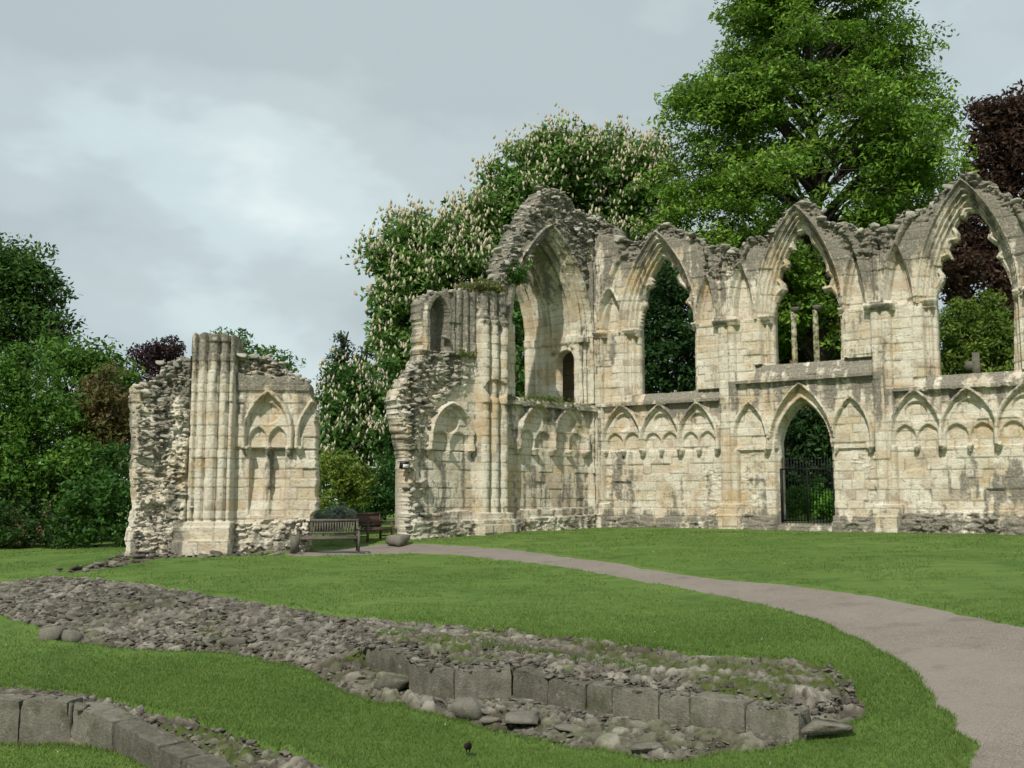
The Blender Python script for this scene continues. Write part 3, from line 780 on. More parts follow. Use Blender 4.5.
abbey = tag(empty('ruined_abbey_wall', (Cc[0], Cc[1], ZB)), 'tall ruined abbey wall of pale stone with traceried windows, blind arcades and broken gable', 'ruin')



def place(objs, q):
    for k, o in objs.items():
        if o is not None and not (q.names[k][1] and objs[q.names[k][1]]): o.rotation_euler = (0, 0, q.f.th)
# ================================================================== nave side (right of the corner)
N = FN; sE = N.P(1100, 500)[0]
q = Relief(N, 0.0, sE, -.5, 14.2, .03, 101, .90)
S, Z = q.S, q.Z
TOP = [(590,212),(597,220),(604,222),(612,226),(620,236),(630,241),(643,240),(650,231),(659,224),(672,225),(685,232),(696,235),(702,246),(712,243),(726,244),(739,250),(744,243),(749,237),(757,236),(765,240),(771,229),(778,218),(786,209),(794,202.5),(804,198),(814,206),(819,214),(826,221),(836,223),(846,223),(858,228),(868,227),(880,226),(892,225),(898,214),(906,211),(914,210),(928,206),(936,196),(944,186),(952,180),(960,174),(972,172),(984,178),(993,183),(1000,191),(1006,194),(1012,197),(1024,199),(1060,192),(1110,186)]
tp = N.L(TOP); topz = np.interp(q.s, tp[:, 0], tp[:, 1])[:, None]
q.F = (topz+(fbm(S*6, S*0, 301, 3)-.5)*.22-Z)*.8
q.F = np.minimum(q.F, np.minimum(S+1, sE-S))
# regions
bays = [N.P(p, 400)[0] for p in (597, 727, 882, 1041)]
zcap = [N.P(640, 331)[1], N.P(760, 319)[1], N.P(920, 303.5)[1]]
ZC = float(np.mean(zcap))
kWall = [q.new('wall_panel') for _ in range(3)]
for i in range(3): q.mark((S >= bays[i]-(9 if i == 0 else 0)), kWall[i])
kTop = q.new('rubble_core')
kPl = q.new('plinth')
# weathering: lower wall clean, spandrels grey
q.grey += .33+.34*sstep(ZC, ZC+2.2, Z)+.42*sstep(1.3, .1, topz-Z)
# rubble between the arches at the head of the wall
rubm = sstep(.75, .25, topz-Z+(fbm(S*2, Z*2, 303)-.5)*.6)
q.rub = np.maximum(q.rub, rubm); q.D -= .10*rubm
def rubpatch(cx, cy, rx, ry, dep=-.12, amt=1.):
    c = N.P(cx, cy); e = np.hypot((S-c[0])/rx, (Z-c[1])/ry)+(fbm(S*2, Z*2, 305)-.5)*.7
    m = sstep(1.1, .8, e); q.rub = np.maximum(q.rub, m*amt); q.D += dep*m
rubpatch(724, 258, .9, .9); rubpatch(868, 240, .9, .8); rubpatch(632, 252, .7, .5)
q.mark((rubm > .5) | ((q.rub > .5) & (Z > ZC+1.5)), kTop)
# string/arcade levels per bay: (sill front line px, slab top px)
sills = [((600,404),(721,401),(644,394.5),(722,391)), ((729,383),(871,373.5),(776,365),(872,357)), ((884,393),(1060,378),(937,376),(1060,366))]
zst = [N.P(*s[0], d=.2)[1]*.5+N.P(*s[1], d=.2)[1]*.5 for s in sills]
zsl = [N.P(*s[2], d=-.3)[1] for s in sills]
print('string', zst, 'sill', zsl, 'cap', zcap)
# lower panels set back under the arcade
foot_px = [452, 450, 447]; zft = [N.P(p, y)[1] for p, y in ((660, 451), (851, 449), (943, 446))]
pier_s = [(0, .42), (N.P(718, 400, .2)[0], N.P(736, 400, .2)[0]), (N.P(872, 400, .2)[0], N.P(893, 400, .2)[0]), (N.P(1034, 400, .2)[0], N.P(1054, 400, .2)[0])]
for i in range(3):
    a, b = pier_s[i][1], pier_s[i+1][0]
    m = (S > a) & (S < b) & (Z < zft[i]+.05)
    q.D = np.where(m, q.D-.10, q.D)
    # dark weathering below the string
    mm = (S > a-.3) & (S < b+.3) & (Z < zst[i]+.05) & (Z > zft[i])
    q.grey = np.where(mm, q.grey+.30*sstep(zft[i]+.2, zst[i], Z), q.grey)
    q.grey += np.where((S > a) & (S < b), .35*sstep(.9, .3, Z), 0)
    q.rub = np.maximum(q.rub, .28*sstep(.48, .56, fbm(S*1.3, Z*1.6, 307))*((S > a) & (S < b) & (Z < zft[i])))
# windows
holes = [
 [(643,420),(643,330),(646,312),(649,306),(646,299),(645,294),(650,291),(655,287),(656,281),(653,275),(653,271),(659,269),(659,262),(663,258.5),(667,259),(671,263),(672,268),(677,267),(679,272),(676,278),(679,284),(687,291),(689,296),(685,302),(690,308),(694,316),(696,330),(696,420)],
 [(776,400),(776,316),(780,303),(783,296),(788,291),(786,284),(782,280),(782,274),(790,269),(791,264),(787,258),(790,252),(797,251),(796,243),(799,237),(804,232),(809,236),(812,244),(817,249),(822,256),(826,266),(826,273),(831,278),(829,285),(821,287),(824,292),(831,290),(836,297),(840,308),(841,330),(841,400)],
 [(937,420),(937,304),(939,294),(945,283),(946,276),(942,271),(943,262),(950,259),(955,262),(951,252),(953,245),(961,243),(961,235),(956,228),(960,221),(967,220),(969,214),(975,211.5),(981,214),(985,222),(990,226),(989,233),(987,238),(992,242),(998,246),(999,252),(996,257),(1001,262),(1007,273),(1012,287),(1014,300),(1014,420)]]
wins = [dict(l=(643,331), r=(694.5,325), ap=(665,250), hl=(619,331), hr=(698,324), hap=(658,229)),
        dict(l=(776.5,318), r=(840,309), ap=(803.5,222), hl=(755,319), hr=(843.5,309), hap=(796.5,203)),
        dict(l=(937.5,303), r=(1013.5,292), ap=(974,203), hl=(916,304), hr=(1020,292), hap=(966,176))]
kLan = []
for i, (w, hp) in enumerate(zip(wins, holes)):
    lm, rm = pier_s[i], pier_s[i+1]
    # lancets first, then window overrides
    lz = {0: [((600,331),(623,331),(612,290)), ((697,324),(717,321),(706,276))], 1: [((730,321),(754,319),(742,264)), ((844,309),(867,306),(852.5,252))], 2: [((885,305),(913,303),(899,246)), ((1022,291),(1045,289),(1033,235))]}[i]
    for (a, b, c) in lz:
        k = q.new('blind_lancet'); A, B_, C_ = N.P(*a), N.P(*b), N.P(*c)
        lancet(q, k, A[0], B_[0], ZC+.1, C_[1])
    kA = q.new('window_arch'); kT = q.new('window_tracery', kA)
    dL, dR = -.80, -.46
    sl = N.P(*w['l'], d=dL)[0]; sr = N.P(*w['r'], d=dR)[0]
    za = N.P(*w['ap'], d=-.4)[1]; hl = N.P(*w['hl'])[0]; hr = N.P(*w['hr'])[0]; hza = N.P(*w['hap'], d=.1)[1]
    if hr < sr+.22: hr = sr+.22
    sm = N.P(*w['ap'])[0]
    hole = np.array([N.P(a, b, dL if a < w['ap'][0] else dR) for a, b in hp])
    q.rub = np.where(arch(S, Z, hl, hr, ZC, hza) > -.02, 0, q.rub)
    op = window(q, kA, sl, sr, ZC, za, zsl[i], hl, hr, hza, hole, kT, tback=-.80)
    h = arch(S, Z, hl, hr, ZC, hza)
    q.grey = np.where((h > 0) & (Z > ZC-2), q.grey-.28, q.grey)
# vault ribs sweeping up from the piers (wall arches of the lost vault)
ribs = [((601,328),(606,270),(624,252)), ((716,318),(714,272),(704,246)), ((731,318),(733,262),(750,240)), ((868,302),(862,250),(842,226)), ((884,301),(888,248),(908,217)), ((1043,285),(1037,240),(1016,206))]
kR = q.new('vault_rib')
for a, b, c in ribs: rib(q, kR, bez(N.P(*a, d=.1), N.P(*b, d=.1), N.P(*c, d=.1), 14), .085, .24)
# piers
for i, (a, b) in enumerate(pier_s):
    if b > sE: continue
    k = q.new('pier'); kc = q.new('capital', k); kb = q.new('pier_base', k)
    zt = ZC+ (.0)
    shafts(q, k, a, b, -.5, zt, 3 if i == 0 else 2, .10, .10)
    up = (S > a+.08) & (S < b-.08) & (Z >= zt) & (Z < zt+2.6) & (q.F > .25)
    q.D = np.where(up, np.maximum(q.D, .10+.06*np.cos((S-a)/(b-a)*6*np.pi)), q.D); q.mark(up, k)
    c = (S > a-.16) & (S < b+.16) & (np.abs(Z-zt) < .17)
    q.D = np.where(c, .22+.16*np.clip((Z-zt+.17)/.2, 0, 1)-.08*(Z-zt > .09), q.D); q.mark(c, kc); q.grey = np.where(c, q.grey+.3, q.grey)
    bb = (S > a-.12) & (S < b+.12) & (Z < .95)
    q.D = np.where(bb, .30+.12*(Z < .55), q.D); q.mark(bb, kb)
# sills with their weathered slope
for i, (s_, zt_) in enumerate(zip(sills, zst)):
    k = q.new('window_sill')
    a, b = (pier_s[i][1] if i else .05), pier_s[i+1][0]
    band(q, k, a, b, zt_-.07, zt_+.08, .22, .22)
    sa = N.P(*s_[2], d=-.2)[0]-.45; sb = min(b, N.P(*s_[3], d=0)[0])
    if i == 2: sa = N.P(925, 380)[0]
    if i == 1: sa = N.P(755, 372)[0]
    m = band(q, k, sa, sb, zt_+.08, zsl[i]+.02, .19, -.20)
    q.grey = np.where(q.ID == k, .66, q.grey)
# blind arcades
def blindN(L, single=False, **kw):
    for (a, b, c) in L:
        k = q.new('blind_arch'); kc = 0
        A, B_, C_ = N.P(*a), N.P(*b), N.P(*c)
        blind(q, k, kc, A[0], B_[0], (A[1]+B_[1])/2, C_[1], single=single, **kw)
blindN([((605,452),(642,451),(621,407)), ((643,451),(680,450),(659,406.5)), ((681,450),(717,450),(698,404.5))], circle=.16)
blindN([((736,450),(767,450),(748,404)), ((835,448),(871,448),(851,398))], single=True, depth=.20)
blindN([((893,449),(942,445),(915,392)), ((943,445),(998,447),(967,390)), ((999,446),(1056,441),(1026,386))], circle=.18)
# doorway
kD = q.new('doorway'); 
dl, dr = N.P(784, 460, -.85)[0], N.P(832.5, 460, -.45)[0]; zd = N.P(800, 447)[1]; za = N.P(805, 402, -.4)[1]
zdb = N.P(800, 523.5, -.2)[1]; hl, hr, hza = N.P(769, 450)[0], N.P(832.5, 450)[0]+.10, N.P(799, 381)[1]
o = arch(S, Z, dl, dr, zd, za); h = arch(S, Z, hl, max(hr, dr+.2), zd, hza)
f = np.clip(h/np.maximum(h-o, 1e-3), 0, 1)
m = (h > 0) & (Z > zd-.05)
q.D = np.where(m, prof(f, [(0, .02), (.05, .13), (.16, .14), (.2, 0), (.27, -.02), (.3, -.12), (.62, -.14), (.66, -.05), (.78, -.06), (.82, -.25), (1, -.45)]), q.D)
j = (o > -.22) & (Z <= zd-.05) & (Z > zdb-.1)
q.D = np.where(j, prof(-o, [(-.1, -.45), (0, -.45), (.10, -.3), (.12, -.12), (.22, -.10)]), q.D)
q.mark(m | j, kD); q.grey = np.where(m, q.grey-.2, q.grey)
ragged = .06*(fbm(S*4, Z*4, 311)-.5)
q.F = np.minimum(q.F, -np.minimum(o+ragged, Z-zdb))
# plinth, ragged at the ground
pt = .50+(vnoise(S*1.1, S*0, 313)-.5)*.25+.22*sstep(N.P(897, 500)[0], N.P(905, 500)[0], S)
pm_ = (Z < pt) & ~((S > dl-.1) & (S < dr+.1))
notpier = ~np.isin(q.ID, [k for k, v in q.names.items() if v[0] in ('pier', 'pier_base')])
pm_ &= notpier
q.D = np.where(pm_, .14+.16*(Z < pt-.22), q.D)
q.rub = np.where(pm_ & (Z < pt-.08), np.maximum(q.rub, .5*sstep(N.P(880, 500)[0]-3.5, N.P(900, 500)[0], S)+.4*sstep(.4, .55, vnoise(S*.8, Z*2, 315))), q.rub)
q.grey = np.where(pm_, q.grey+.10, q.grey)
q.mark(pm_, kPl)
q.finish_fields(); place(q.build(abbey, M['stone']), q)
def partN(mb, name, mat, par=abbey):
    o = mb.build(name, mat, par)
    if par is abbey: o.rotation_euler = (0, 0, FN.th)
    return o
# mullions of the middle window, and the cross-shaped stump on the sill to its right
for px, py, top in ((795, 318, 309), (817, 318, 307)):
    b = N.P(px, 364, -.6); t_ = N.P(px, top, -.6)
    w = .11; mb = MB(); zz = np.linspace(b[1]-.1, t_[1]-.12, 9)
    mb.tube([(b[0]+rng.normal(0, .006), .6, z) for z in zz], [w*rng.uniform(.93, 1.05) for z in zz], 8)
    mu = partN(mb, 'mullion', M['stone']); mc = MB()
    mc.tube([(t_[0], .6, t_[1]-.14), (t_[0], .6, t_[1]-.05), (t_[0], .6, t_[1]+.02), (t_[0], .6, t_[1]+.06)], [.11, .15, .18, .15], 8)
    mc.build('capital', M['ashlar'], mu)
b = N.P(977, 376, -.5); t_ = N.P(976, 352.5, -.5); a_ = N.P(970, 366, -.5)
mb = MB(); mb.box(((b[0]+t_[0])/2, .5, (b[1]+t_[1])/2-.05), (.24, .24, t_[1]-b[1]+.1), 0, .015); mb.box((a_[0]-.02, .5, a_[1]), (.26, .22, .28), 0, .02)
partN(mb, 'mullion_stump', M['ashlar'])
# iron gate in the doorway
gz0 = zdb+.04; gz1 = N.P(800, 457, -.5)[1]; gm = N.P(800, 469, -.5)[1]
gm_ = MB(); yy = .42
gx0, gx1 = dl-.02, dr+.05
for z in (gz0+.06, gm): gm_.box(((gx0+gx1)/2, yy, z), (gx1-gx0, .05, .06))
gm_.box((gx0+.03, yy, (gz0+gm)/2), (.06, .06, gm-gz0)); gm_.box(((gx0+gx1)/2, yy, (gz0+gm)/2), (.06, .06, gm-gz0)); gm_.box((gx1-.03, yy, (gz0+gm)/2), (.06, .06, gm-gz0))
gate = partN(gm_, 'iron_gate', M['iron'])
nb = 17; first = None
for i in range(nb):
    x = gx0+.1+(gx1-gx0-.2)*i/(nb-1)
    if first is None:
        mb = MB(); mb.tube([(0, yy-.035, gz0), (0, yy-.035, gm), (0, yy-.035, gz1-.1)], .017, 5); mb.tube([(0, yy-.035, gz1-.12), (0, yy-.035, gz1-.08), (0, yy-.035, gz1)], [.02, .03, .003], 5)
        first = mb.build('bar', M['iron'], gate); c = first
    else:
        c = first.copy(); COL.objects.link(c); c.parent = gate
    c.location = (x, 0, 0)
def crest(frame, pts, T, n, seed, s0=.08, s1=.26, par=abbey, drop=.1, y0=0.0):
    """loose rubble still lying along a broken wall head"""
    g = np.array(pts); mb = MB(); s = rng.uniform(g[0, 0], g[-1, 0], n); z = np.interp(s, g[:, 0], g[:, 1])
    sz = s0*(s1/s0)**(rng.random(n)**1.6)
    P_ = np.stack([s, y0+rng.uniform(-.05, T, n), z-drop+rng.normal(0, .06, n)], -1)
    rocks_into(mb, P_, sz, (.3, .6), .2)
    o = tag(mb.build('loose_rubble', M['rubble'], par), kind='stuff')
    return o
o = crest(FN, tp, .85, 420, 1, .07, .24); o.rotation_euler = (0, 0, FN.th)
# ================================================================== west side (left of the corner)
W = FW; sA = W.P(395, 400)[0]-.6
q = Relief(W, sA, .35, -1.0, 14.2, .03, 202, .60)
S, Z = q.S, q.Z
pA0 = W.P(474, 420)[0]; pA1 = W.P(511, 420, .5)[0]
OUT = [(406,556),(406,457),(402,437),(395,400),(400,390),(409,376),(416,368),(422,353),(422,304),(426,297),(434,293),(446,290),(462,290)]
ol = list(W.L(OUT)); ol += list(W.L([(476,291),(490,293),(500,295),(513,293)], .45))
GAB = [(502,280),(506,266),(511,252),(518,238),(525,226),(531,215),(536,207),(541,199),(545,193),(550,188.5),(558,190),(568,196),(573,204),(578,212),(588,216),(597,219),(606,221),(606,560)]
ol += list(W.L(GAB))
ol = np.array(ol)
q.F = poly_sdf(ol, S, Z)+(fbm(S*5, Z*5, 401, 3)-.5)*.26*sstep(1.5, 3, Z)
q.B = np.where(S < pA0-.1, -.60, np.where(S < pA1+.3, -.9, -1.1))
kw = q.new('wall_panel'); kg = q.new('gable_rubble'); kr = q.new('rubble_core'); kn = q.new('niche'); kp = q.new('plinth')
q.mark(S > -99, kw)
gz = W.P(550, 225)[1]
q.grey += .34+.36*sstep(4.5, 8.5, Z)
# bay beside the corner: big arch
zsp = W.P(575, 334)[1]; hl = W.P(512, 334, .05)[0]; hr = W.P(591, 331)[0]; hza = W.P(550, 223, .1)[1]
hl = min(hl, 2*W.P(550, 225)[0]-hr)
zsill = W.P(560, 401, .15)[1]
print('west: capital', zsp, 'hood', hl, hr, hza, 'pier', pA0, pA1, 'sill', zsill)
ghood = arch(S, Z, hl, hr, zsp, hza)
rb = sstep(.02, .25, -ghood+(fbm(S*1.5, Z*1.5, 403)-.5)*.4)*(S > pA1-.6)*sstep(zsp+.6, zsp+1.4, Z+(fbm(S, Z, 405)-.5))*(S < W.P(592, 300)[0]+.3*(Z > gz-.5)*9)
q.rub = np.maximum(q.rub, rb); q.grey += .2*rb; q.mark(rb > .5, kg)
kA = q.new('great_arch')
ol_, or_ = hl+.55, hr-.50; oza = W.P(552, 240, -.3)[1]
o = arch(S, Z, ol_, or_, zsp, oza)
f = np.clip(ghood/np.maximum(ghood-o, 1e-3), 0, 1)
m = (ghood > 0) & (Z > zsp)
q.D = np.where(m, prof(f, [(0, .03), (.02, .15), (.16, .16), (.2, 0), (.38, -.02), (.42, -.14), (.48, -.04), (.58, -.05), (.63, -.2), (.8, -.22), (.84, -.13), (.9, -.14), (1, -.35)]), q.D)
q.rub = np.where(m, 0, q.rub)
j = (ghood > 0) & (Z <= zsp) & (Z > zsill)
q.D = np.where(j, np.where(S > (hl+hr)/2, -.04-.26*np.clip(f, 0, 1)+.08*np.sin(f*9.4*2), -.05), q.D)
q.mark(m | j, kA); q.grey = np.where(m | j, q.grey-.2, q.grey)
kca = q.new('capital', kA)
cj = j & (Z > zsp-.28) & (S > (hl+hr)/2)
q.D = np.where(cj, .06+.05*np.sin(S*20), q.D); q.mark(cj, kca)
q.F = np.minimum(q.F, -np.minimum(o, Z-zsill)); q.B = np.where((S > or_-.15) & (Z < zsp) & (Z > zsill), -.42, q.B)
# corner shafts continuing up
kcs = q.new('pier'); shafts(q, kcs, W.P(588, 400)[0]+.12, .0, -.8, zsp+3.2, 2, .06, .09)
q.rub = np.where(q.ID == kcs, 0, q.rub)
# sill and blind arcade of that bay
ks = q.new('window_sill'); band(q, ks, pA1-.2, .0, zsill-.34, zsill-.16, .24); band(q, ks, pA1-.2, -.05, zsill-.16, zsill+.03, .2, .02)
q.grey = np.where(q.ID == ks, .62, q.grey); q.moss = np.where((q.ID == ks) & (Z > zsill-.2), .9, q.moss)
zf = W.P(556, 451)[1]; mm = (S > pA1) & (S < -.35) & (Z < zf+.05); q.D = np.where(mm, q.D-.12, q.D)
mm = (S > pA1) & (Z > zf) & (Z < zsill-.3); q.grey = np.where(mm, q.grey+.2, q.grey)
pk = (np.hypot((S-W.P(545, 492)[0])/1.2, (Z-W.P(545, 492)[1])/.8) < 1); q.tint0 = pk
for a, b, c in (((518.5,452),(552.5,452),(537,405)), ((553,452),(585,453),(567,406.5))):
    k = q.new('blind_arch'); kc = 0; A, B_, C_ = W.P(*a), W.P(*b), W.P(*c)
    blind(q, k, kc, A[0], B_[0], zf, C_[1], circle=.16)
# broken chunk on the left
ch = S < pA0
ragX = W.P(409, 500)[0]
rr = np.maximum(sstep(W.P(417, 500)[0], W.P(411, 500)[0], S+(fbm(S*2, Z*2.2, 411)-.5)*.6),
                sstep(W.P(440, 404)[1]-.2, W.P(440, 400)[1]+.4, Z+(S-W.P(440, 400)[0])*-.55+(fbm(S*1.5, Z*1.5, 413)-.5)*1.0)*(Z < W.P(440, 352)[1]))*ch
rr = np.where(S > W.P(466, 400)[0], rr*.5, rr)
q.rub = np.maximum(q.rub, rr); q.mark(rr > .5, kr); q.D += .10*rr; q.grey += .16*rr
k = q.new('blind_arch'); kc = 0; A, B_, C_ = W.P(430, 451), W.P(469.5, 452), W.P(451.5, 405)
q.rub = np.where(arch(S, Z, A[0]-.12, B_[0]+.12, A[1]+.2, C_[1]+.15) > 0, np.where(Z > A[1], 0, q.rub), q.rub)
blind(q, k, kc, A[0], B_[0], (A[1]+B_[1])/2, C_[1], circle=.17, zsf=.27)
mm = ch & (Z < A[1]+.05) & (S > ragX+.3); q.D = np.where(mm, q.D-.10, q.D)
q.grey = np.where((S < ragX+.25) & (Z < W.P(406, 457)[1]), q.grey-.75, q.grey)
# niche high up
nl, nr, nzs, nza, nzb = W.P(425, 320, -.3)[0], W.P(446.5, 320)[0], W.P(435, 317)[1], W.P(435, 297.5)[1], W.P(435, 351)[1]
no = np.minimum(arch(S, Z, nl, nr, nzs, nza), Z-nzb+.25*(fbm(S*4, S*0, 415)-.5))
upm = ch & (Z > W.P(440, 353)[1])
q.rub = np.where(upm, 0, q.rub); q.mark(upm, kn)
q.D = np.where(upm & (np.abs(no+.16) < .10), .10, q.D)
q.D = np.where(no > 0, -.50, q.D)
sh_ = upm & (S > nr+.25); q.D = np.where(sh_, .10+.09*np.abs(np.sin((S-nr)*9)), q.D); q.grey = np.where(upm, q.grey+.12, q.grey)
# great pier
kpi = q.new('pier'); kpc = q.new('capital', kpi); kpb = q.new('pier_base', kpi)
zct = W.P(497, 321, .5)[1]; zpt = W.P(490, 292, .5)[1]
pmk = (S > pA0) & (S < pA1) & (Z < zpt+.1)
x = (S-pA0)/(pA1-pA0)
lob = .24+.26*np.sqrt(np.clip(1-((x*3) % 1-.5)**2/.22, 0, 1))
q.D = np.where(pmk, lob-.10*(Z > zct), q.D); q.rub = np.where(pmk, 0, q.rub); q.mark(pmk, kpi)
q.F = np.where(pmk, np.maximum(q.F, np.minimum(zpt-Z+(vnoise(S*9, S*0, 417)-.5)*.15, np.minimum(S-pA0+.2, pA1-S+.2))), q.F)
cm = pmk & (np.abs(Z-zct) < .18); q.D = np.where(cm, q.D+.10*np.clip((Z-zct+.18)/.2, 0, 1), q.D); q.mark(cm, kpc); q.grey = np.where(cm, q.grey+.2, q.grey)
scar = np.hypot((S-(pA0+pA1)/2)/.6, (Z-W.P(490, 388, .5)[1])/.35) < 1; q.D = np.where(scar & pmk, q.D-.12, q.D)
zpb = W.P(490, 513, .5)[1]
bm_ = (S > pA0-.12) & (S < pA1+.14) & (Z < zpb); q.D = np.where(bm_, .56+.10*(Z < zpb-.22)+.08*(Z < zpb-.40), q.D); q.mark(bm_, kpb)
q.grey = np.where(pmk & (Z < zct), q.grey-.15, q.grey)
# plinth
ptw = np.interp(S, [sA, pA0, pA1, 0], [W.P(430, 512)[1], W.P(460, 512)[1], W.P(530, 511)[1], W.P(590, 507)[1]])
pp = (Z < ptw+(vnoise(S*2, S*0, 419)-.5)*.12) & ~np.isin(q.ID, [kpb, kpi, kcs]) & (S > ragX)
q.D = np.where(pp, .14+.14*(Z < ptw-.3), q.D); q.rub = np.where(pp & (Z < ptw-.3), .45, q.rub); q.mark(pp, kp); q.grey = np.where(pp, q.grey+.08, q.grey)
q.finish_fields(); q.tint = np.where(q.tint0, .86+.1*q.tint, q.tint); place(q.build(abbey, M['stone']), q)
# deep splayed reveal of the great arch (right jamb, carried up to the point)
def reveal():
    za, zs = oza, zsp; w = (or_-ol_)/2; h = za-zs; r = (w*w+h*h)/(2*w); cx = or_-r
    a_end = math.atan2(h, w-r+r-w+(ol_+w-cx)) if False else math.acos(np.clip(((ol_+or_)/2-cx)/r, -1, 1))
    L1 = zs-zsill+.0; L2 = r*a_end; res = .04
    l = np.arange(0, L1+L2+res, res); ts = np.arange(0, 1.0001, 1/85.)
    a = np.clip((l-L1)/r, 0, a_end)
    ps = np.where(l < L1, or_, cx+r*np.cos(a)); pz = np.where(l < L1, zsill+l, zs+r*np.sin(a))
    nx = np.where(l < L1, 1., np.cos(a)); nz_ = np.where(l < L1, 0., np.sin(a))      # outward into the masonry
    ls = 2*((ol_+or_)/2); left = np.where(l < L1, ol_, ls-ps)
    dep = np.where(l < L1, 3.35, np.maximum(3.35*(ps-left)/(or_-ol_)*(1+.35*sstep(zs+1.3, zs+2.3, pz)), 1.5))
    dep = dep*(1-.10*(fbm(l*1.2, l*0, 431)-.5)*(l > L1))
    Lg, Tg = np.meshgrid(l, ts, indexing='ij'); dd = .30+Tg*(dep[:, None]-.30)
    # ribs: orders stepping inward with depth
    off = -.02+.0*dd
    for c0, ww, hh in ((.55, .09, .10), (.80, .07, .07), (1.55, .10, .12), (1.8, .07, .07), (2.1, .09, .10), (2.55, .08, .10), (2.95, .22, .24)):
        off = off-1.5*hh*np.sqrt(np.clip(1-((dd-c0)/ww)**2, 0, 1))
    off = off-.05*sstep(.4, 2.4, dd)
    zc_ = pz[:, None]+0*dd
    capm = (np.abs(zc_-(zs-.12)) < .16); off = np.where(capm & (l[:, None] < L1+.05), off-.07, off)
    # wall-passage doorway
    zb = W.P(567, 399, -1.3)[1]; zt = W.P(567, 356, -1.3)[1]
    dc = .98; hw = .50
    do = np.minimum(arch(dd, zc_, dc-hw, dc+hw, zt-.35, zt), zc_-zsill-.02)
    do = np.where(l[:, None] < L1, do, -1)
    near = (do > -.22) & (l[:, None] < L1)
    off = np.where(near, np.maximum(off, -.06), off); off = np.where(do > 0, .30, off)
    ft = rng.random((400, 60)); bl = (np.floor(Lg/.32).astype(int) % 400, np.floor(dd/.55+np.floor(Lg/.32)*.37).astype(int) % 60)
    tint = ft[bl]; jn = 1-np.clip(np.minimum((Lg/.32) % 1*.32, ((dd/.55+np.floor(Lg/.32)*.37) % 1)*.55)/.03, 0, 1)
    off = off+(fbm(Lg*3, dd*3, 433)-.5)*.05-.012*(tint-.5)
    X = ps[:, None]+nx[:, None]*off; Zz = pz[:, None]+nz_[:, None]*off
    V1 = np.stack([X, dd, Zz], -1)
    th = .62+.0*dd
    V2 = np.stack([ps[:, None]+np.where(l < L1+.1, 2.0, nx*1.15)[:, None]+0*dd, dd, pz[:, None]+nz_[:, None]*(.55)+0*dd], -1)
    nl, nt = dd.shape; nvv = nl*nt
    i = np.arange(nl-1)[:, None]*nt; jx = np.arange(nt-1)[None]
    hole_ = (do > .05)[:-1, :-1].ravel()
    q1 = np.stack([i+jx, i+jx+1, i+nt+jx+1, i+nt+jx], -1).reshape(-1, 4); q2 = q1[:, ::-1]+nvv; q1 = q1[~hole_]
    e = lambda idx: np.stack([idx[:-1], idx[1:], idx[1:]+nvv, idx[:-1]+nvv], -1)
    r0 = np.arange(nl)*nt; qs = [q1, q2, e(r0), e((r0+nt-1)[::-1]), e(np.arange(nt)[::-1]), e((nl-1)*nt+np.arange(nt))]
    gr = .18+.42*sstep(0, .7, (l-L1)/L2)[:, None]+(fbm(Lg*1.2, dd*1.2, 435)-.5)*.4  # greyer up the arch: shade beneath the vault painted into the stone colour
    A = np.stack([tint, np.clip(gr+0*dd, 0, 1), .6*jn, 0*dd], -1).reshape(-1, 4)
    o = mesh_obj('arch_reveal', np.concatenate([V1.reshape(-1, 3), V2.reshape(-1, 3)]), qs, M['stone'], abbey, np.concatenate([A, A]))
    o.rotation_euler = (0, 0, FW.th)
reveal()
gp = W.L([(504,275),(511,252),(525,226),(536,207),(545,193),(550,188.5),(568,196),(578,212),(597,220),(604,222)])
o = crest(FW, gp, 1.0, 190, 2, .08, .26); o.rotation_euler = (0, 0, FW.th)
cpnts = W.L([(397,396),(400,390),(409,376),(416,368),(421,356)]); o = crest(FW, cpnts, .55, 60, 3, .07, .22); o.rotation_euler = (0, 0, FW.th)
tpnts = W.L([(423,299),(430,293),(446,290),(470,291)]); o = crest(FW, tpnts, .55, 50, 4, .05, .15, drop=.05); o.rotation_euler = (0, 0, FW.th)
# projecting stones out of the broken core
def proud(frame, ctr, n, spread, s0, s1, par, d=(.0, .14), clip=None):
    mb = MB(); P_ = []
    for c in ctr:
        c_ = frame.P(*c); k = max(1, n//len(ctr))
        P_.append(np.stack([c_[0]+rng.normal(0, spread, k), -rng.uniform(*d, k), c_[1]+rng.normal(0, spread, k)], -1))
    P_ = np.concatenate(P_)
    if clip is not None: P_[:, 0] = np.maximum(P_[:, 0], clip+rng.uniform(0, .3, len(P_)))
    sz = s0*(s1/s0)**(rng.random(len(P_))**1.5)
    rocks_into(mb, P_, sz, (.3, .55), .12)
    o = tag(mb.build('projecting_stones', M['rubble'], par), kind='stuff'); o.rotation_euler = (0, 0, frame.th); return o
proud(FW, [(412,400),(420,385),(408,420),(425,410),(411,450),(412,480),(414,505),(411,525),(440,375),(430,365),(455,362),(420,430),(437,392)], 150, .35, .06, .20, abbey, clip=FW.P(404, 450)[0])
proud(FW, [(515,240),(530,215),(545,200),(560,205),(575,222),(590,225),(505,258),(580,240)], 120, .45, .07, .2, abbey, (.0, .1))
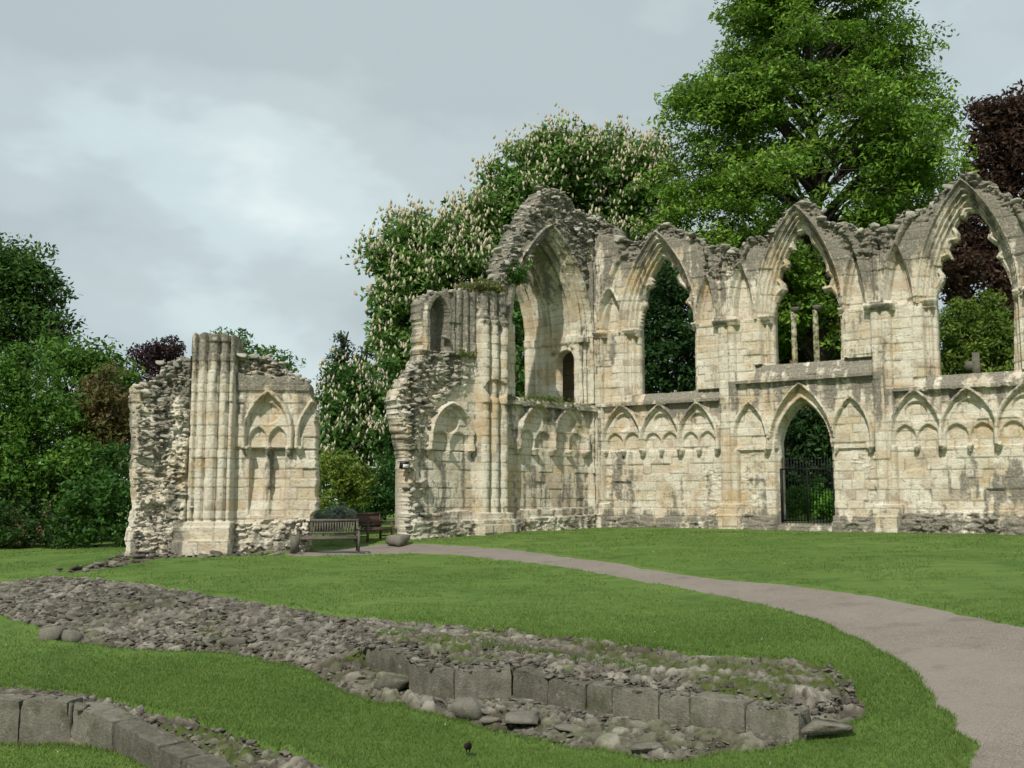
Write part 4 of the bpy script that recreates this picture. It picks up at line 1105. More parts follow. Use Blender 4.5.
# tufts of weeds growing on the masonry are plants: see below
# ================================================================== free standing pier on the left
Lp = at(234, 553, 31.0); FL = Frame((Lp[0], Lp[1], Lp[2]), R(3))
stump = tag(empty('ruined_abbey_pier', tuple(Lp)), 'free-standing fragment of ruined wall with tall clustered pier, left of the benches', 'ruin')
q = Relief(FL, FL.P(124, 500)[0], FL.P(318, 500)[0], -.5, 7.4, .025, 303, .95)
S, Z = q.S, q.Z; Lq = FL
OUT = [(128,560),(129,520),(131,500),(131,440),(130,389),(136,385),(147,383),(154,378),(160,370),(167,363),(175,362),(184,360),(233,356),(236,354),(255,354),(268,358),(279,361),(286,372),(296,376),(305,379),(309,384),(310,395),(314,411),(315,440),(314.5,510),(309,516),(305,560)]
q.F = poly_sdf(Lq.L(OUT), S, Z)+(fbm(S*5, Z*5, 501, 3)-.5)*.18
p0, p1 = Lq.P(186, 450, .45)[0], Lq.P(231, 450, .45)[0]
zpt = Lq.P(210, 334, .4)[1]
kw = q.new('wall_panel'); kr = q.new('rubble_core'); kpl = q.new('plinth'); kt = q.new('wall_head')
q.mark(S > -99, kw); q.grey += .34+.25*sstep(3.2, 5.6, Z)
ql = (S < p0+.05)
q.rub = np.where(ql & (S > Lq.P(139, 450)[0]+(fbm(S*0+1, Z*1.4, 505)-.5)*.3), 1, q.rub); q.D = np.where(ql, .10+.28*sstep(p0-1.2, p0, S)+.25*(fbm(S*1.3, Z*1.3, 503)-.5)-.18*np.exp(-((S-p0+.9)/.35)**2), q.D); q.mark(ql, kr); q.grey += .14*ql
hd = (S > p1) & (Z > Lq.P(270, 376)[1]+(fbm(S*2, S*0, 507)-.5)*.3); q.rub = np.where(hd, 1, q.rub); q.D = np.where(hd, -.15, q.D); q.mark(hd, kt); q.grey += .1*hd
st_ = (S > p1) & (Z > Lq.P(270, 391)[1]) & ~hd; q.D = np.where(st_, .06, q.D); q.grey += .25*st_
k = q.new('blind_arch'); kc = 0
zf = Lq.P(268, 449)[1]; A = Lq.P(246, 449)[0]; B_ = Lq.P(289, 449)[0]; za = Lq.P(267, 394)[1]
mm = (S > p1) & (Z < zf+.05); q.D = np.where(mm, q.D-.06, q.D)
blind(q, k, kc, A, B_, zf, za, circle=.20, depth=.24, zsf=.27)
sm_ = (A+B_)/2; zlow = Lq.P(270, 519)[1]; kni = q.new('niche')
for a_, b_ in ((A+.09, sm_-.07), (sm_+.07, B_-.09)):
    e_ = np.minimum(S-a_, b_-S)+.05*(fbm(S*3, Z*3, 521)-.5); mn = (e_ > 0) & (Z < zf+.03) & (Z > zlow+.1)
    q.D = np.where(mn, np.minimum(q.D, -.05-.31*sstep(0, .07, e_)*sstep(zlow-.6, zf-.5, Z)), q.D); q.mark(mn & (Z < zf), kni)
q.grey = np.where((np.abs(S-sm_) < .16) & (Z < zf) & (Z > zf-1.6), q.grey+.12, q.grey)
for c_ in (A, sm_, B_): q.grey = np.where((np.abs(S-c_) < .14), q.grey+.22*sstep(zf-1.7, zf-.2, Z)*(Z < zf), q.grey)
k = q.new('blind_arch'); kc = 0; A = Lq.P(299, 449)[0]; B_ = Lq.P(330, 449)[0]
blind(q, k, kc, A, B_, zf, Lq.P(309, 402)[1], single=True, depth=.15)
k = q.new('pier'); kb = q.new('pier_base', k)
pmk = (S > p0) & (S < p1) & (Z < zpt+.1)
x = (S-p0)/(p1-p0)
lob = .20+.08*np.sin(np.pi*np.clip(x, 0, 1))
for c, ww, hh in ((.09, .06, .10), (.28, .085, .16), (.53, .105, .21), (.77, .085, .15), (.94, .05, .08)): lob = np.maximum(lob, np.where(np.abs(x-c) < ww, (.17+hh)+.10*np.sqrt(np.clip(1-((x-c)/ww)**2, 0, 1)), 0))
q.D = np.where(pmk, lob, q.D); q.rub = np.where(pmk, 0, q.rub); q.mark(pmk, k)
q.F = np.where(pmk, np.minimum(zpt-Z+(vnoise(S*7, S*0, 509)-.5)*.12, np.minimum(S-p0+.2, p1-S+.2)), q.F)
q.grey = np.where(pmk, q.grey-.22+.40*sstep(4.6, 6.2, Z), q.grey)
zb = Lq.P(205, 523, .5)[1]
bm_ = (S > p0-.28) & (S < p1+.06) & (Z < zb+.04); q.D = np.where(bm_, .52+.10*(Z < zb-.12)+.10*(Z < zb-.5)-.05*np.abs(x-.5), q.D); q.mark(bm_, kb); q.rub = np.where(bm_, 0, q.rub); q.grey = np.where(bm_, q.grey+.2, q.grey)
pl = (Z < Lq.P(270, 521)[1]+(vnoise(S*2, S*0, 511)-.5)*.15) & (S > p1+.06); q.D = np.where(pl, .05+.12*(Z < .35), q.D); q.rub = np.where(pl, .85, q.rub); q.mark(pl, kpl); q.grey += .15*pl
pl2 = (Z < Lq.P(140, 527)[1]) & (S < p0-.28); q.D = np.where(pl2, q.D+.12, q.D)
q.finish_fields(); place(q.build(stump, M['stone']), q)
for pts, T, n in (([(130,389),(147,383),(160,370),(170,362),(184,360)], .8, 70), ([(236,356),(255,355),(279,361),(286,372),(305,380)], .85, 110)):
    o = crest(FL, Lq.L(pts), T, n, 5, .06, .19, stump, .06); o.rotation_euler = (0, 0, FL.th)
proud(FL, [(150,400),(160,430),(150,460),(165,490),(155,520),(172,380),(175,430),(145,430),(172,520),(150,500)], 150, .38, .05, .16, stump, (.15, .45), clip=FL.P(135, 450)[0])
# ------------------------------------------------------------------ trees and plants
def leaves(mb, C, n_each, spread, flat, size, cols, up=.5, cvar=.17, gain=1.3):
    """clumps of leaf-sized faces: C (k,3) clump centres"""
    k = len(C); n = k*n_each
    ctr = np.repeat(C, n_each, 0)
    d = rng.normal(size=(n, 3)); d *= (rng.random((n, 1))**.33)/np.linalg.norm(d, axis=1)[:, None]
    sp = np.repeat(np.broadcast_to(spread, k)*rng.uniform(.7, 1.3, k), n_each)[:, None]
    p = ctr+d*sp*np.array([1, 1, flat])
    p[:, 2] -= .25*sp[:, 0]*(d[:, 0]**2+d[:, 1]**2)*(flat < .5)
    nr = rng.normal(size=(n, 3))*(1-up)+d*.5*up+np.array([0, 0, up]); nr /= np.linalg.norm(nr, axis=1)[:, None]
    a = np.cross(nr, rng.normal(size=(n, 3))); a /= np.linalg.norm(a, axis=1)[:, None]+1e-9; b = np.cross(nr, a)
    s = size*rng.uniform(.6, 1.35, n)[:, None]
    V = np.stack([p-a*s, p+b*s*.42-nr*s*.12, p+a*s, p-b*s*.42-nr*s*.12], 1).reshape(-1, 3)
    cl = np.asarray(cols, float); ci = np.repeat(rng.random(k), n_each)*(len(cl)-1)
    i0 = np.clip(np.floor(ci).astype(int), 0, len(cl)-2) if len(cl) > 1 else np.zeros(n, int)
    fr = (ci-i0)[:, None]; cl = cl*gain; c = cl[i0]*(1-fr)+cl[np.minimum(i0+1, len(cl)-1)]*fr
    c = c*(1+cvar*rng.normal(size=(n, 1))).clip(.4, 1.8)
    A = np.ones((n, 4, 4)); A[:, :, :3] = c[:, None]
    mb.add(V, np.arange(n*4).reshape(-1, 4), A=A.reshape(-1, 4).clip(0, 1))
def lobe_pts(c, r, n, shell=(.6, 1.05), seed=0):
    d = rng.normal(size=(n, 3)); d /= np.linalg.norm(d, axis=1)[:, None]
    rr = rng.uniform(shell[0]**2, shell[1]**2, n)**.5
    rr = rr*(.78+.5*fbm(d[:, 0]*2.2+seed+d[:, 2], d[:, 1]*2.2+d[:, 2]*1.3, 601+seed))
    return c+d*rr[:, None]*r, d
GREEN = [(.030, .072, .012), (.048, .105, .016), (.070, .140, .022)]
def ground_at(x, y): return float(lawn_z(np.array([x]), np.array([y]))[0]) if math.hypot(x, y) < 45 else float(H(np.array([x]), np.array([y]))[0])
def tree(name, label, cat, base, lobes, cols, leaf=.16, dens=1., clump=.75, per=42, trunk=.4, flat=.7, group=None, up=.45, shell=(.35, 1.05), limbs=True, part='crown'):
    """base: (px, Y) of the trunk; lobes: (px, py, Y, rx px, ry px)"""
    bx = at(base[0], 500, base[1])[0]; by = base[1]; bz = ground_at(bx, by)
    root = tag(empty(name, (bx, by, bz)), label, cat, group)
    off = np.array([bx, by, bz]); mb = MB(); tb = MB(); Cs = []
    for k, (px, py, Y, rx, ry) in enumerate(lobes):
        c = at(px, py, Y)-off; s = Y/F; r = np.array([rx*s, max(rx, ry)*s*.9, ry*s])
        vol = r[0]*r[2]/(clump**2)
        n = max(6, int(vol*4.6*dens)); P_, d = lobe_pts(c, r*.93, n, shell, k)
        Cs.append((c, r, P_, d)); leaves(mb, P_, per, clump, flat, leaf, cols, up)
        if limbs:
            m = np.array([c[0]*.35, c[1]*.35, c[2]*.55]); z0 = np.array([0, 0, max(.6, c[2]*.25)])
            p = bez(z0, m, c, 8); tb.tube(p, np.linspace(trunk*.45, .05, 8), 6)
            for e in P_[rng.integers(len(P_), size=min(14, n))]: tb.tube([c*.8+m*.2, (c+e)/2+rng.normal(0, .2, 3), e], [.07, .04, .015], 5)
    mb.build(part, M['leaf'], root)
    if limbs:
        zt = max(c[2] for c, *_ in Cs)
        tb.tube([(0, 0, -.4), (0, 0, .5), (.1, 0, zt*.4), (0, .1, zt*.75)], [trunk*1.25, trunk, trunk*.8, trunk*.4], 9)
        tb.build('trunk', M['bark'], root, smooth=True)
    return root, Cs, off
def candles(root, Cs, n, keep=100, size=.24):
    """upright chestnut blossom"""
    P_ = []; 
    for c, r, p, d in Cs:
        m = (d[:, 2] > -.45) & (d[:, 1] < .35) & (np.linalg.norm((p-c)/r, axis=1) > .66); P_.append(p[m]+d[m]*(.45 if size > .15 else .35)+np.array([0, 0, .1]))
    P_ = np.concatenate(P_); P_ = np.repeat(P_, 14, 0)+rng.normal(0, .38, (len(P_)*14, 3)); P_ = P_[rng.permutation(len(P_))[:n]]
    th = np.arange(6)*np.pi/3
    def cone(mb, p, s):
        zz = [(-.2, .15), (.2, .46), (.8, .48), (1.4, .26), (1.8, .03)]; tx, ty = rng.normal(0, .22, 2)
        V = np.array([[math.cos(a+z)*r_*s*rng.uniform(.7, 1.3)+tx*z*s, math.sin(a+z)*r_*s*rng.uniform(.7, 1.3)+ty*z*s, z*s] for z, r_ in zz for a in th])+p
        i = np.arange(4)[:, None]*6; j = np.arange(6)[None]
        Q = np.stack([i+j, i+(j+1) % 6, i+6+(j+1) % 6, i+6+j], -1).reshape(-1, 4)
        c = np.array([.64, .59, .42])*rng.uniform(.75, 1.1); A = np.ones((30, 4)); A[:, :3] = c; mb.add(V, Q, A=A)
    mb = MB()
    for p in P_[keep:]: cone(mb, p, size*rng.uniform(.5, 1.2))
    tag(mb.build('blossom', M['leaf'], root), kind='stuff')
    me = None
    for p in P_[:keep]:
        if me is None:
            b = MB(); cone(b, np.zeros(3), size); me = b.build('blossom', M['leaf'], root); o = me
        else: o = me.copy(); COL.objects.link(o); o.parent = root
        o.location = p; o.scale = (rng.uniform(.8, 1.2),)*3
CHEST = [(.036, .088, .016), (.056, .125, .022), (.080, .160, .032)]
# great flowering chestnut behind the gable
t, cs, _ = tree('chestnut_tree', 'huge chestnut covered in cream blossom candles, rising behind the broken gable', 'tree', (560, 62),
  [(430,258,60,60,52),(402,262,60,38,46),(400,310,59,38,50),(470,300,60,55,60),(462,238,62,40,34),(490,225,62,36,44),(520,195,63,50,44),(560,170,64,60,40),(610,168,64,58,38),(590,150,65,50,22),(585,210,65,46,40),(545,160,64,34,26),(640,200,64,45,50),(650,165,66,32,28),(410,360,58,42,55),(480,380,60,60,70),(560,270,64,70,60),(640,270,64,50,60),(560,380,62,60,70),(440,430,58,45,60)],
  [(.058, .122, .022), (.090, .172, .033), (.125, .215, .048)], .21, 2.0, .95, 52, .6, shell=(.1, 1.0))
candles(t, cs, 11000, 100, .16)
t, cs, _ = tree('chestnut_tree', 'lower flowering chestnut beside the left broken edge of the abbey wall', 'tree', (356, 50),
  [(355,395,50,40,36),(335,420,49,26,36),(375,425,50,32,45),(350,460,48,30,36),(388,385,51,22,28),(385,470,49,20,40)], CHEST, .19, 1.6, .75, 40, .35, shell=(.2, 1.0))
candles(t, cs, 2600, 100, .12)
# pale spire-like conifer between them
tree('spruce_tree', 'dark bluish young spruce poking above the chestnut blossom left of the abbey wall', 'tree', (343, 56),
  [(343,335,56,5,12),(342,348,56,13,9),(340,360,56,17,9),(345,372,56,24,10),(362,355,56,10,12),(332,380,56,16,9),(345,392,56,28,12)], [(.030, .060, .026), (.042, .078, .036)], .10, 1.3, .42, 30, .16, .45)
# tall lime tree
def lime():
    Y = 56.; s = Y/F; px0 = 826
    bx = at(px0, 500, Y)[0]; bz = ground_at(bx, Y)
    root = tag(empty('lime_tree', (bx, Y, bz)), 'very tall fresh green lime tree with layered see-through branches, rising out of the frame', 'tree')
    off = np.array([bx, Y, bz])
    yy = np.array([-150, -90, -30, 10, 55, 80, 105, 122, 150, 180, 215, 260, 320, 400]); le = np.array([15, 42, 68, 82, 100, 128, 150, 168, 158, 165, 150, 125, 90, 60]); re = np.array([15, 50, 85, 104, 106, 112, 118, 122, 132, 138, 110, 100, 100, 70])
    mb = MB(); tb = MB()
    top = at(px0+4, -150, Y)-off; zt = top[2]
    tz = np.linspace(0, zt, 14); tb.tube(np.stack([.12*np.sin(tz*.4), .1*np.cos(tz*.3), tz-.3], -1), np.interp(tz, [0, 3, zt], [.55, .42, .05]), 10)
    C = []; 
    n = 0
    for k in range(225):
        y0 = rng.uniform(-150, 330)
        phi = rng.uniform(0, 2*np.pi); phi = phi-.28*math.sin(2*phi)
        c = at(px0, y0, Y)-off; z1 = c[2]
        side = math.cos(phi); ext = (np.interp(y0, yy, re) if side > 0 else np.interp(y0, yy, le))*s
        if side < 0: ext_ = np.interp(y0, yy, le)*s*abs(side)+np.interp(y0, yy, re)*s*(1-abs(side))
        else: ext_ = ext
        Lr = ext_*rng.uniform(.6, 1.2)
        dirv = np.array([math.cos(phi), math.sin(phi)*.9])
        z0 = max(2.0, z1-Lr*rng.uniform(.35, .7))
        p0 = np.array([0, 0, z0]); p2 = np.array([dirv[0]*Lr, dirv[1]*Lr, z1-.1*Lr]); p1 = np.array([dirv[0]*Lr*.45, dirv[1]*Lr*.45, z1+.15*Lr])
        br = bez(p0, p1, p2, 9); tb.tube(br, np.linspace(.13, .018, 9)*(.5+Lr/12), 5)
        m = int(5+Lr*2.0)
        for u in rng.uniform(.28, 1.0, m)**.7:
            q_ = br[int(u*8)]+(br[min(8, int(u*8)+1)]-br[int(u*8)])*(u*8 % 1)
            lat = rng.normal(0, .75+.11*Lr*(1-u*.4)); side_v = np.array([-dirv[1], dirv[0], 0])
            e = q_+side_v*lat+np.array([0, 0, rng.normal(-.10, .38)-.12*abs(lat)])
            C.append(e); tb.tube([q_, (q_+e)/2+[0, 0, .12], e], [.03, .022, .01], 4)
    C = np.array(C)
    leaves(mb, C, 60, .95, .42, .15, [(.060, .128, .014), (.105, .192, .021), (.165, .27, .036)], .55)
    print('lime clumps', len(C))
    mb.build('crown', M['leaf'], root); tb.build('trunk', M['bark'], root, smooth=True)
lime()
# copper beech to the right
COP = [(.030, .017, .013), (.046, .025, .017), (.068, .038, .023)]
tree('copper_beech', 'dark red copper beech at the right edge behind the highest arch', 'tree', (1010, 66),
  [(1010,150,66,48,52),(1000,120,66,34,32),(1040,120,66,45,40),(1060,180,66,60,60),(980,190,66,34,36),(950,225,65,40,34),(990,250,66,50,45),(960,270,64,32,40),(1060,260,66,50,60),(905,200,67,22,20),(1000,310,66,50,50)], COP, .20, 1.9, .85, 40, .5, shell=(.2, 1.0))
tree('bushy_tree', 'yellow green leafy bush seen through the lower half of the right hand window', 'bush', (980, 52),
  [(955,330,52,26,34),(990,325,52,28,34),(975,365,52,40,34),(1005,360,52,26,36),(945,375,52,24,28)], [(.050, .090, .012), (.085, .135, .018), (.12, .165, .024)], .13, 1.3, .5, 40, .2)
# dark growth behind windows
YEW = [(.012, .034, .009), (.020, .052, .012), (.035, .085, .018)]
tree('yew_tree', 'dense dark green tree filling the left of the three traceried windows', 'tree', (668, 53),
  [(665,290,53,26,36),(660,330,53,34,40),(690,330,53,30,44),(668,375,53,40,40),(640,360,53,26,40),(700,385,53,26,36)], YEW, .16, 1.5, .62, 40, .3)
tree('dark_tree', 'dark leafy tree behind the middle window and its mullions', 'tree', (790, 60),
  [(785,300,60,24,44),(800,350,60,46,34),(765,340,60,26,40),(838,345,60,24,30),(800,262,60,26,26)], YEW, .15, 1.3, .65, 38, .3)
tree('holly_bush', 'bright green lit bush glimpsed through the bars of the iron gate', 'bush', (808, 47),
  [(795,503,47,14,16),(815,500,47,16,18),(832,505,47,14,14)], [(.07, .18, .02), (.11, .25, .032)], .08, 1.5, .28, 40, .1, limbs=False, part='foliage')
tree('dark_hedge_tree', 'dark undergrowth behind the doorway above the lit bush', 'tree', (812, 54), [(790,440,54,26,36),(800,430,55,40,50),(825,470,55,36,40),(830,435,54,24,44),(812,470,54,36,30),(812,410,54,34,24)], YEW, .15, 1.5, .6, 38, .25)
tree('dark_hedge_tree', 'dark undergrowth seen through the tall slot of the great arch', 'tree', (515, 54), [(515,330,54,30,50),(505,290,54,20,30),(520,390,54,34,40),(560,380,54,34,40),(515,270,54,18,26)], CHEST, .17, 1.3, .7, 38, .25)
# tall trunk glimpsed in the door opening
# left hand wood: separate trees
def lefttree(label, base, lobes, cols, name='woodland_tree', **k):
    return tree(name, label, 'tree', base, lobes, cols, group='trees along the left edge', **k)
DK = [(.023, .056, .010), (.038, .088, .014), (.060, .125, .020)]
lefttree('tallest dark green tree of the left wood, rising at the left edge of the photo', (15, 50), [(5,285,50,48,50),(40,300,50,32,34),(20,262,50,32,28),(-40,300,50,60,70),(10,340,50,60,50),(55,330,49,22,24)], DK, leaf=.15, clump=.75, trunk=.45, dens=1.6, per=50, shell=(.15, 1.0))
lefttree('mid green tree in the left wood with rounded crown just right of the tallest', (90, 46), [(90,365,46,34,30),(60,360,46,30,26),(110,375,46,28,26),(80,395,46,42,36),(120,400,46,26,32)], [(.034, .085, .012), (.056, .122, .016), (.078, .155, .021)], leaf=.13, clump=.65, trunk=.3, dens=1.6, per=50, shell=(.15, 1.0))
lefttree('fresh green low tree filling the left edge below the tallest crown', (20, 40), [(15,390,40,50,44),(45,420,40,40,40),(-20,430,40,50,60),(30,470,40,55,50),(70,470,39,36,40)], [(.038, .094, .012), (.060, .132, .016), (.086, .172, .023)], leaf=.115, clump=.6, trunk=.25, dens=1.6, per=50, shell=(.2, 1.0))
lefttree('reddish brown leaved small tree beside the rubble side of the pier', (108, 41), [(105,400,41,26,34),(95,440,41,30,36),(118,450,41,22,40),(112,420,41,24,30)], [(.075, .058, .02), (.10, .068, .026), (.09, .105, .028)], name='bronze_tree', leaf=.11, clump=.5, trunk=.18, dens=1.5, per=48, shell=(.2, 1.0))
tree('copper_beech', 'small dark purple beech top showing left of the tall clustered pier', 'tree', (158, 75), [(158,355,75,24,17),(170,350,75,18,14),(145,358,75,18,14),(160,380,75,32,22),(158,420,75,34,34)], [(.022, .012, .014), (.034, .018, .020), (.048, .026, .026)], .15, 1.4, .65, 36, .3)
tree('chestnut_tree', 'green tree top showing above the ragged head of the free-standing fragment', 'tree', (245, 66), [(240,350,66,30,18),(215,345,66,22,14),(270,365,66,26,15),(285,372,66,14,10),(240,390,66,50,30),(240,440,66,60,50)], CHEST, .17, 1.2, .75, 36, .35)
tree('laurel_bush', 'dark bushy undergrowth beside the foot of the left fragment', 'bush', (100, 37), [(100,500,37,32,36),(120,510,36.5,18,34),(80,520,37,28,26),(115,470,38,24,28)], [(.024, .066, .010), (.040, .098, .015)], .11, 1.4, .45, 40, .12, limbs=False, part='foliage')
t, cs, _ = tree('rhododendron_bush', 'rhododendron with dull pink flowers at the left edge of the lawn', 'bush', (25, 38), [(15,525,38,30,24),(45,528,38,26,20),(-15,525,38,30,24),(62,535,37.5,20,14)], [(.024, .060, .012), (.036, .080, .016)], .10, 1.3, .42, 36, .1, limbs=False, part='foliage')
fm = MB(); FP = np.concatenate([p+d*.1 for c, r, p, d in cs]); FP = FP[(rng.random(len(FP)) < .55)]; leaves(fm, FP, 12, .17, .8, .055, [(.20, .055, .075), (.28, .09, .11)], .3); tag(fm.build('flowers', M['leaf'], t), kind='stuff')
tree('hawthorn_bush', 'dark undergrowth at the back of the left lawn behind the pink rhododendron', 'bush', (40, 41), [(30,500,41,50,36),(75,500,41,40,40),(-20,500,41,50,40)], DK, .12, 1.3, .5, 38, .12, limbs=False, part='foliage')
tree('privet_bush', 'yellow green rounded shrub between the left fragment and the abbey wall', 'bush', (342, 38), [(340,475,38,26,26),(335,495,38,24,22),(358,490,38,16,24),(328,470,38,12,20)], [(.080, .125, .016), (.115, .165, .022), (.14, .19, .035)], .075, 1.5, .34, 44, .1, limbs=False, part='foliage')
tree('lavender_bush', 'grey green soft shrub just behind the front bench', 'bush', (333, 34.2), [(330,520,34.2,20,12),(342,514,34.2,14,9),(318,524,34.2,12,9)], [(.14, .175, .14), (.19, .22, .18)], .05, 1.6, .2, 44, .06, limbs=False, part='foliage')
tree('laurel_bush', 'deep green shrub behind the second bench beside the abbey wall end', 'bush', (378, 41), [(375,498,41,18,26),(388,480,41.5,14,34),(368,520,41,16,14)], [(.022, .066, .012), (.036, .095, .016)], .10, 1.5, .4, 40, .1, limbs=False, part='foliage')
# wood far behind, one mass
def farwood():
    mb = MB(); P_ = []
    for k in range(420):
        x = rng.uniform(-75, 75); y = rng.uniform(88, 110); h = 5.5+5*fbm(np.array(x*.06), np.array(y*.06), 701)+2*rng.random()
        P_.append((x, y, 1.2+h*rng.random()**.7))
    leaves(mb, np.array(P_), 60, 2.3, .7, .36, DK, .4)
    tag(mb.build('far_wood', M['leaf']), 'far belt of dark trees closing the view behind everything', 'wood', kind='stuff')
farwood()
# house with a red roof far behind the middle window
def house():
    p = at(818, 330, 84); gz_ = ground_at(p[0], 84); h = p[2]-gz_
    root = tag(empty('house', (p[0], 84, gz_)), 'brick house with a reddish tiled roof glimpsed behind the window mullions', 'house')
    b = MB(); b.box((0, 3, h/2), (8, 6, h)); b.build('wall', M['brick'], root)
    r_ = MB(); V = [(-4.3, -.4, h-.1), (4.3, -.4, h-.1), (4.3, 6.4, h-.1), (-4.3, 6.4, h-.1), (-4.3, 3, h+4), (4.3, 3, h+4)]
    r_.add(V, [[0, 1, 5, 4], [2, 3, 4, 5], [3, 2, 1, 0]], [[1, 2, 5], [3, 0, 4]]); rf = r_.build('roof', M['tile'], root)
    c = MB(); c.box((2.6, 3, h+4.2), (.8, .6, 2)); c.build('chimney', M['brick'], rf)
    for x in (-2, 2):
        w = MB(); w.box((x, -.03, h-1.6), (1.1, .06, 1.5)); w.build('window', M['glass'], root)
house()
# weeds on the masonry
def weed(px, py, frame, d, label, n=60, sz=.10, w=.35, hgt=.3, name='wall_weed', cols=[(.06, .10, .02), (.10, .14, .03)]):
    c = frame.P(px, py, d); p = frame.o+frame.u*c[0]+frame.n*d+np.array([0, 0, c[1]])
    mb = MB(); C = rng.normal(0, 1, (n, 3))*[w, .18, hgt*.4]; C[:, 2] = np.abs(C[:, 2]); leaves(mb, C, 9, .10, 1., sz*.6, cols, .1)
    o = mb.build(name, M['leaf']); o.location = p; o.rotation_euler = (0, 0, frame.th); tag(o, label, 'weeds'); return o
weed(487, 290, FW, .25, 'grassy tuft on the flat top of the great pier beside the gable', 90, .12, .45, .35, cols=[(.10, .13, .03), (.15, .15, .06)])
weed(470, 290, FW, -.2, 'dry grass tuft on the wall head left of the great pier', 40, .1, .3, .3, cols=[(.14, .14, .06), (.17, .15, .08)])
weed(516, 282, FW, .1, 'green bush of weeds sprouting at the left springing of the great arch', 110, .13, .22, .9, cols=[(.03, .075, .012), (.05, .11, .02)])
weed(545, 400, FW, .1, 'green grass growing along the sill under the great arch', 120, .07, .75, .16)
weed(462, 355, FW, .1, 'weeds on the broken ledge under the niche', 40, .08, .3, .15)
# ------------------------------------------------------------------ benches
def bench(px, py, rz, label, mat, L=1.75):
    g = G([(px, py)])[0]
    root = tag(empty('park_bench', tuple(g), rz), label, 'bench', 'garden benches between the two ruins')
    mt = M[mat]; x1 = L/2-.04
    m = MB()
    for i in range(5): m.box((0, -.22+.1*i, .43), (L-.1, .085, .025))
    m.box((0, -.26, .38), (L-.1, .03, .08)); m.build('seat', mt, root)
    m = MB(); m.box((0, .30, .90), (L, .045, .085), 0, 0, -.12); m.box((0, .24, .53), (L-.1, .04, .06))
    for i in range(21): m.box((-x1+.1+(2*x1-.2)*i/20, .27, .71), (.042, .018, .34), 0, 0, -.16)
    m.build('backrest', mt, root)
    for sx in (-1, 1):
        m = MB(); m.box((sx*x1, -.25, .31), (.065, .065, .66)); m.build('leg', mt, root)
        m = MB(); m.box((sx*x1, .24, .24), (.065, .065, .5)); m.box((sx*x1, .275, .68), (.065, .06, .46), 0, 0, -.15); m.build('leg', mt, root)
        m = MB(); m.box((sx*x1, -.02, .655), (.085, .58, .035)); m.box((sx*x1, 0, .15), (.04, .48, .05)); m.box((sx*x1, 0, .36), (.04, .48, .07)); m.build('armrest', mt, root)
    return root
bench(328, 551, R(14), 'weathered grey slatted garden bench in front of the grey green shrub', 'wood', 1.85)
bench(374, 540.5, R(62), 'red brown garden bench seen end-on behind the grey slatted bench', 'redwood', 1.5)
# floodlight on the broken wall end
c = FW.P(401, 466); p = FW.o+FW.u*c[0]+FW.n*.18+np.array([0, 0, c[1]])
root = tag(empty('floodlight', tuple(p), FW.th), 'small dark floodlight with pale glass on the broken left end of the wall', 'floodlight')
m = MB(); m.box((0, 0, 0), (.30, .16, .2), 0, 0, .2); m.box((0, .06, .14), (.34, .2, .03)); m.build('housing', M['iron'], root)
m = MB(); m.box((0, -.085, -.015), (.24, .02, .13), 0, 0, .2); m.build('glass', M['white'], root)
m = MB(); m.box((0, .14, -.02), (.06, .2, .05)); m.build('bracket', M['iron'], root)
# leaning stone beside the bench
mb = MB(); mb.box((0, 0, .22), (.22, .14, .5), .3, .03, .2); o = mb.build('leaning_stone', M['ashlar']); o.location = G([(294, 553)])[0]; tag(o, 'upright leaning stone at the foot of the left fragment, left of the grey bench', 'stone')
# ------------------------------------------------------------------ blackbird
def bird():
    g = G([(468, 755)])[0]
    root = tag(empty('blackbird', tuple(g+[0, 0, .01]), R(20)), 'small blackbird standing on the grass in the foreground', 'bird')
    me = bpy.data.meshes.new('body')
    J = [(0, .0, .075), (0, -.025, .088), (0, -.042, .108), (0, -.050, .125), (0, .03, .064), (0, .055, .050), (0, .10, .034), (.016, .0, .045), (.018, -.005, .02), (.02, -.012, .003), (-.016, .0, .045), (-.018, -.005, .02), (-.02, -.012, .003), (.02, -.035, .001), (-.02, -.035, .001), (0, -.062, .127), (.027, .01, .074), (-.027, .01, .074), (.02, .06, .052), (-.02, .06, .052)]
    E = [(0, 1), (1, 2), (2, 3), (0, 4), (4, 5), (5, 6), (0, 7), (7, 8), (8, 9), (0, 10), (10, 11), (11, 12), (9, 13), (12, 14), (3, 15), (0, 16), (0, 17), (16, 18), (17, 19)]
    Rd = [.036, .033, .023, .020, .030, .018, .008, .011, .004, .003, .011, .004, .003, .002, .002, .010, .016, .016, .006, .006]
    me.from_pydata(J, E, []); o = bpy.data.objects.new('body', me); COL.objects.link(o)
    sm = o.modifiers.new('s', 'SKIN'); o.modifiers.new('d', 'SUBSURF').levels = 2; o.modifiers['d'].render_levels = 2
    for i, v in enumerate(me.skin_vertices[0].data): v.radius = (Rd[i], Rd[i]*(.5 if i == 6 else 1)); v.use_root = (i == 0)
    me.materials.append(M['black'])
    bpy.context.view_layer.update(); dg = bpy.context.evaluated_depsgraph_get()
    m2 = bpy.data.meshes.new_from_object(o.evaluated_get(dg)); bpy.data.objects.remove(o)
    m2.polygons.foreach_set('use_smooth', np.ones(len(m2.polygons), bool))
    b = bpy.data.objects.new('body', m2); COL.objects.link(b); b.parent = root
    k = MB(); k.tube([(0, -.066, .127), (0, -.078, .126), (0, -.092, .124)], [.005, .004, .0008], 6); k.build('beak', M['beak'], root)
    for sx in (-1, 1):
        k = MB(); k.add(ICO_V*.0028+np.array([sx*.013, -.058, .131]), T=ICO_T); k.build('eye', M['beak'], root)
bird()
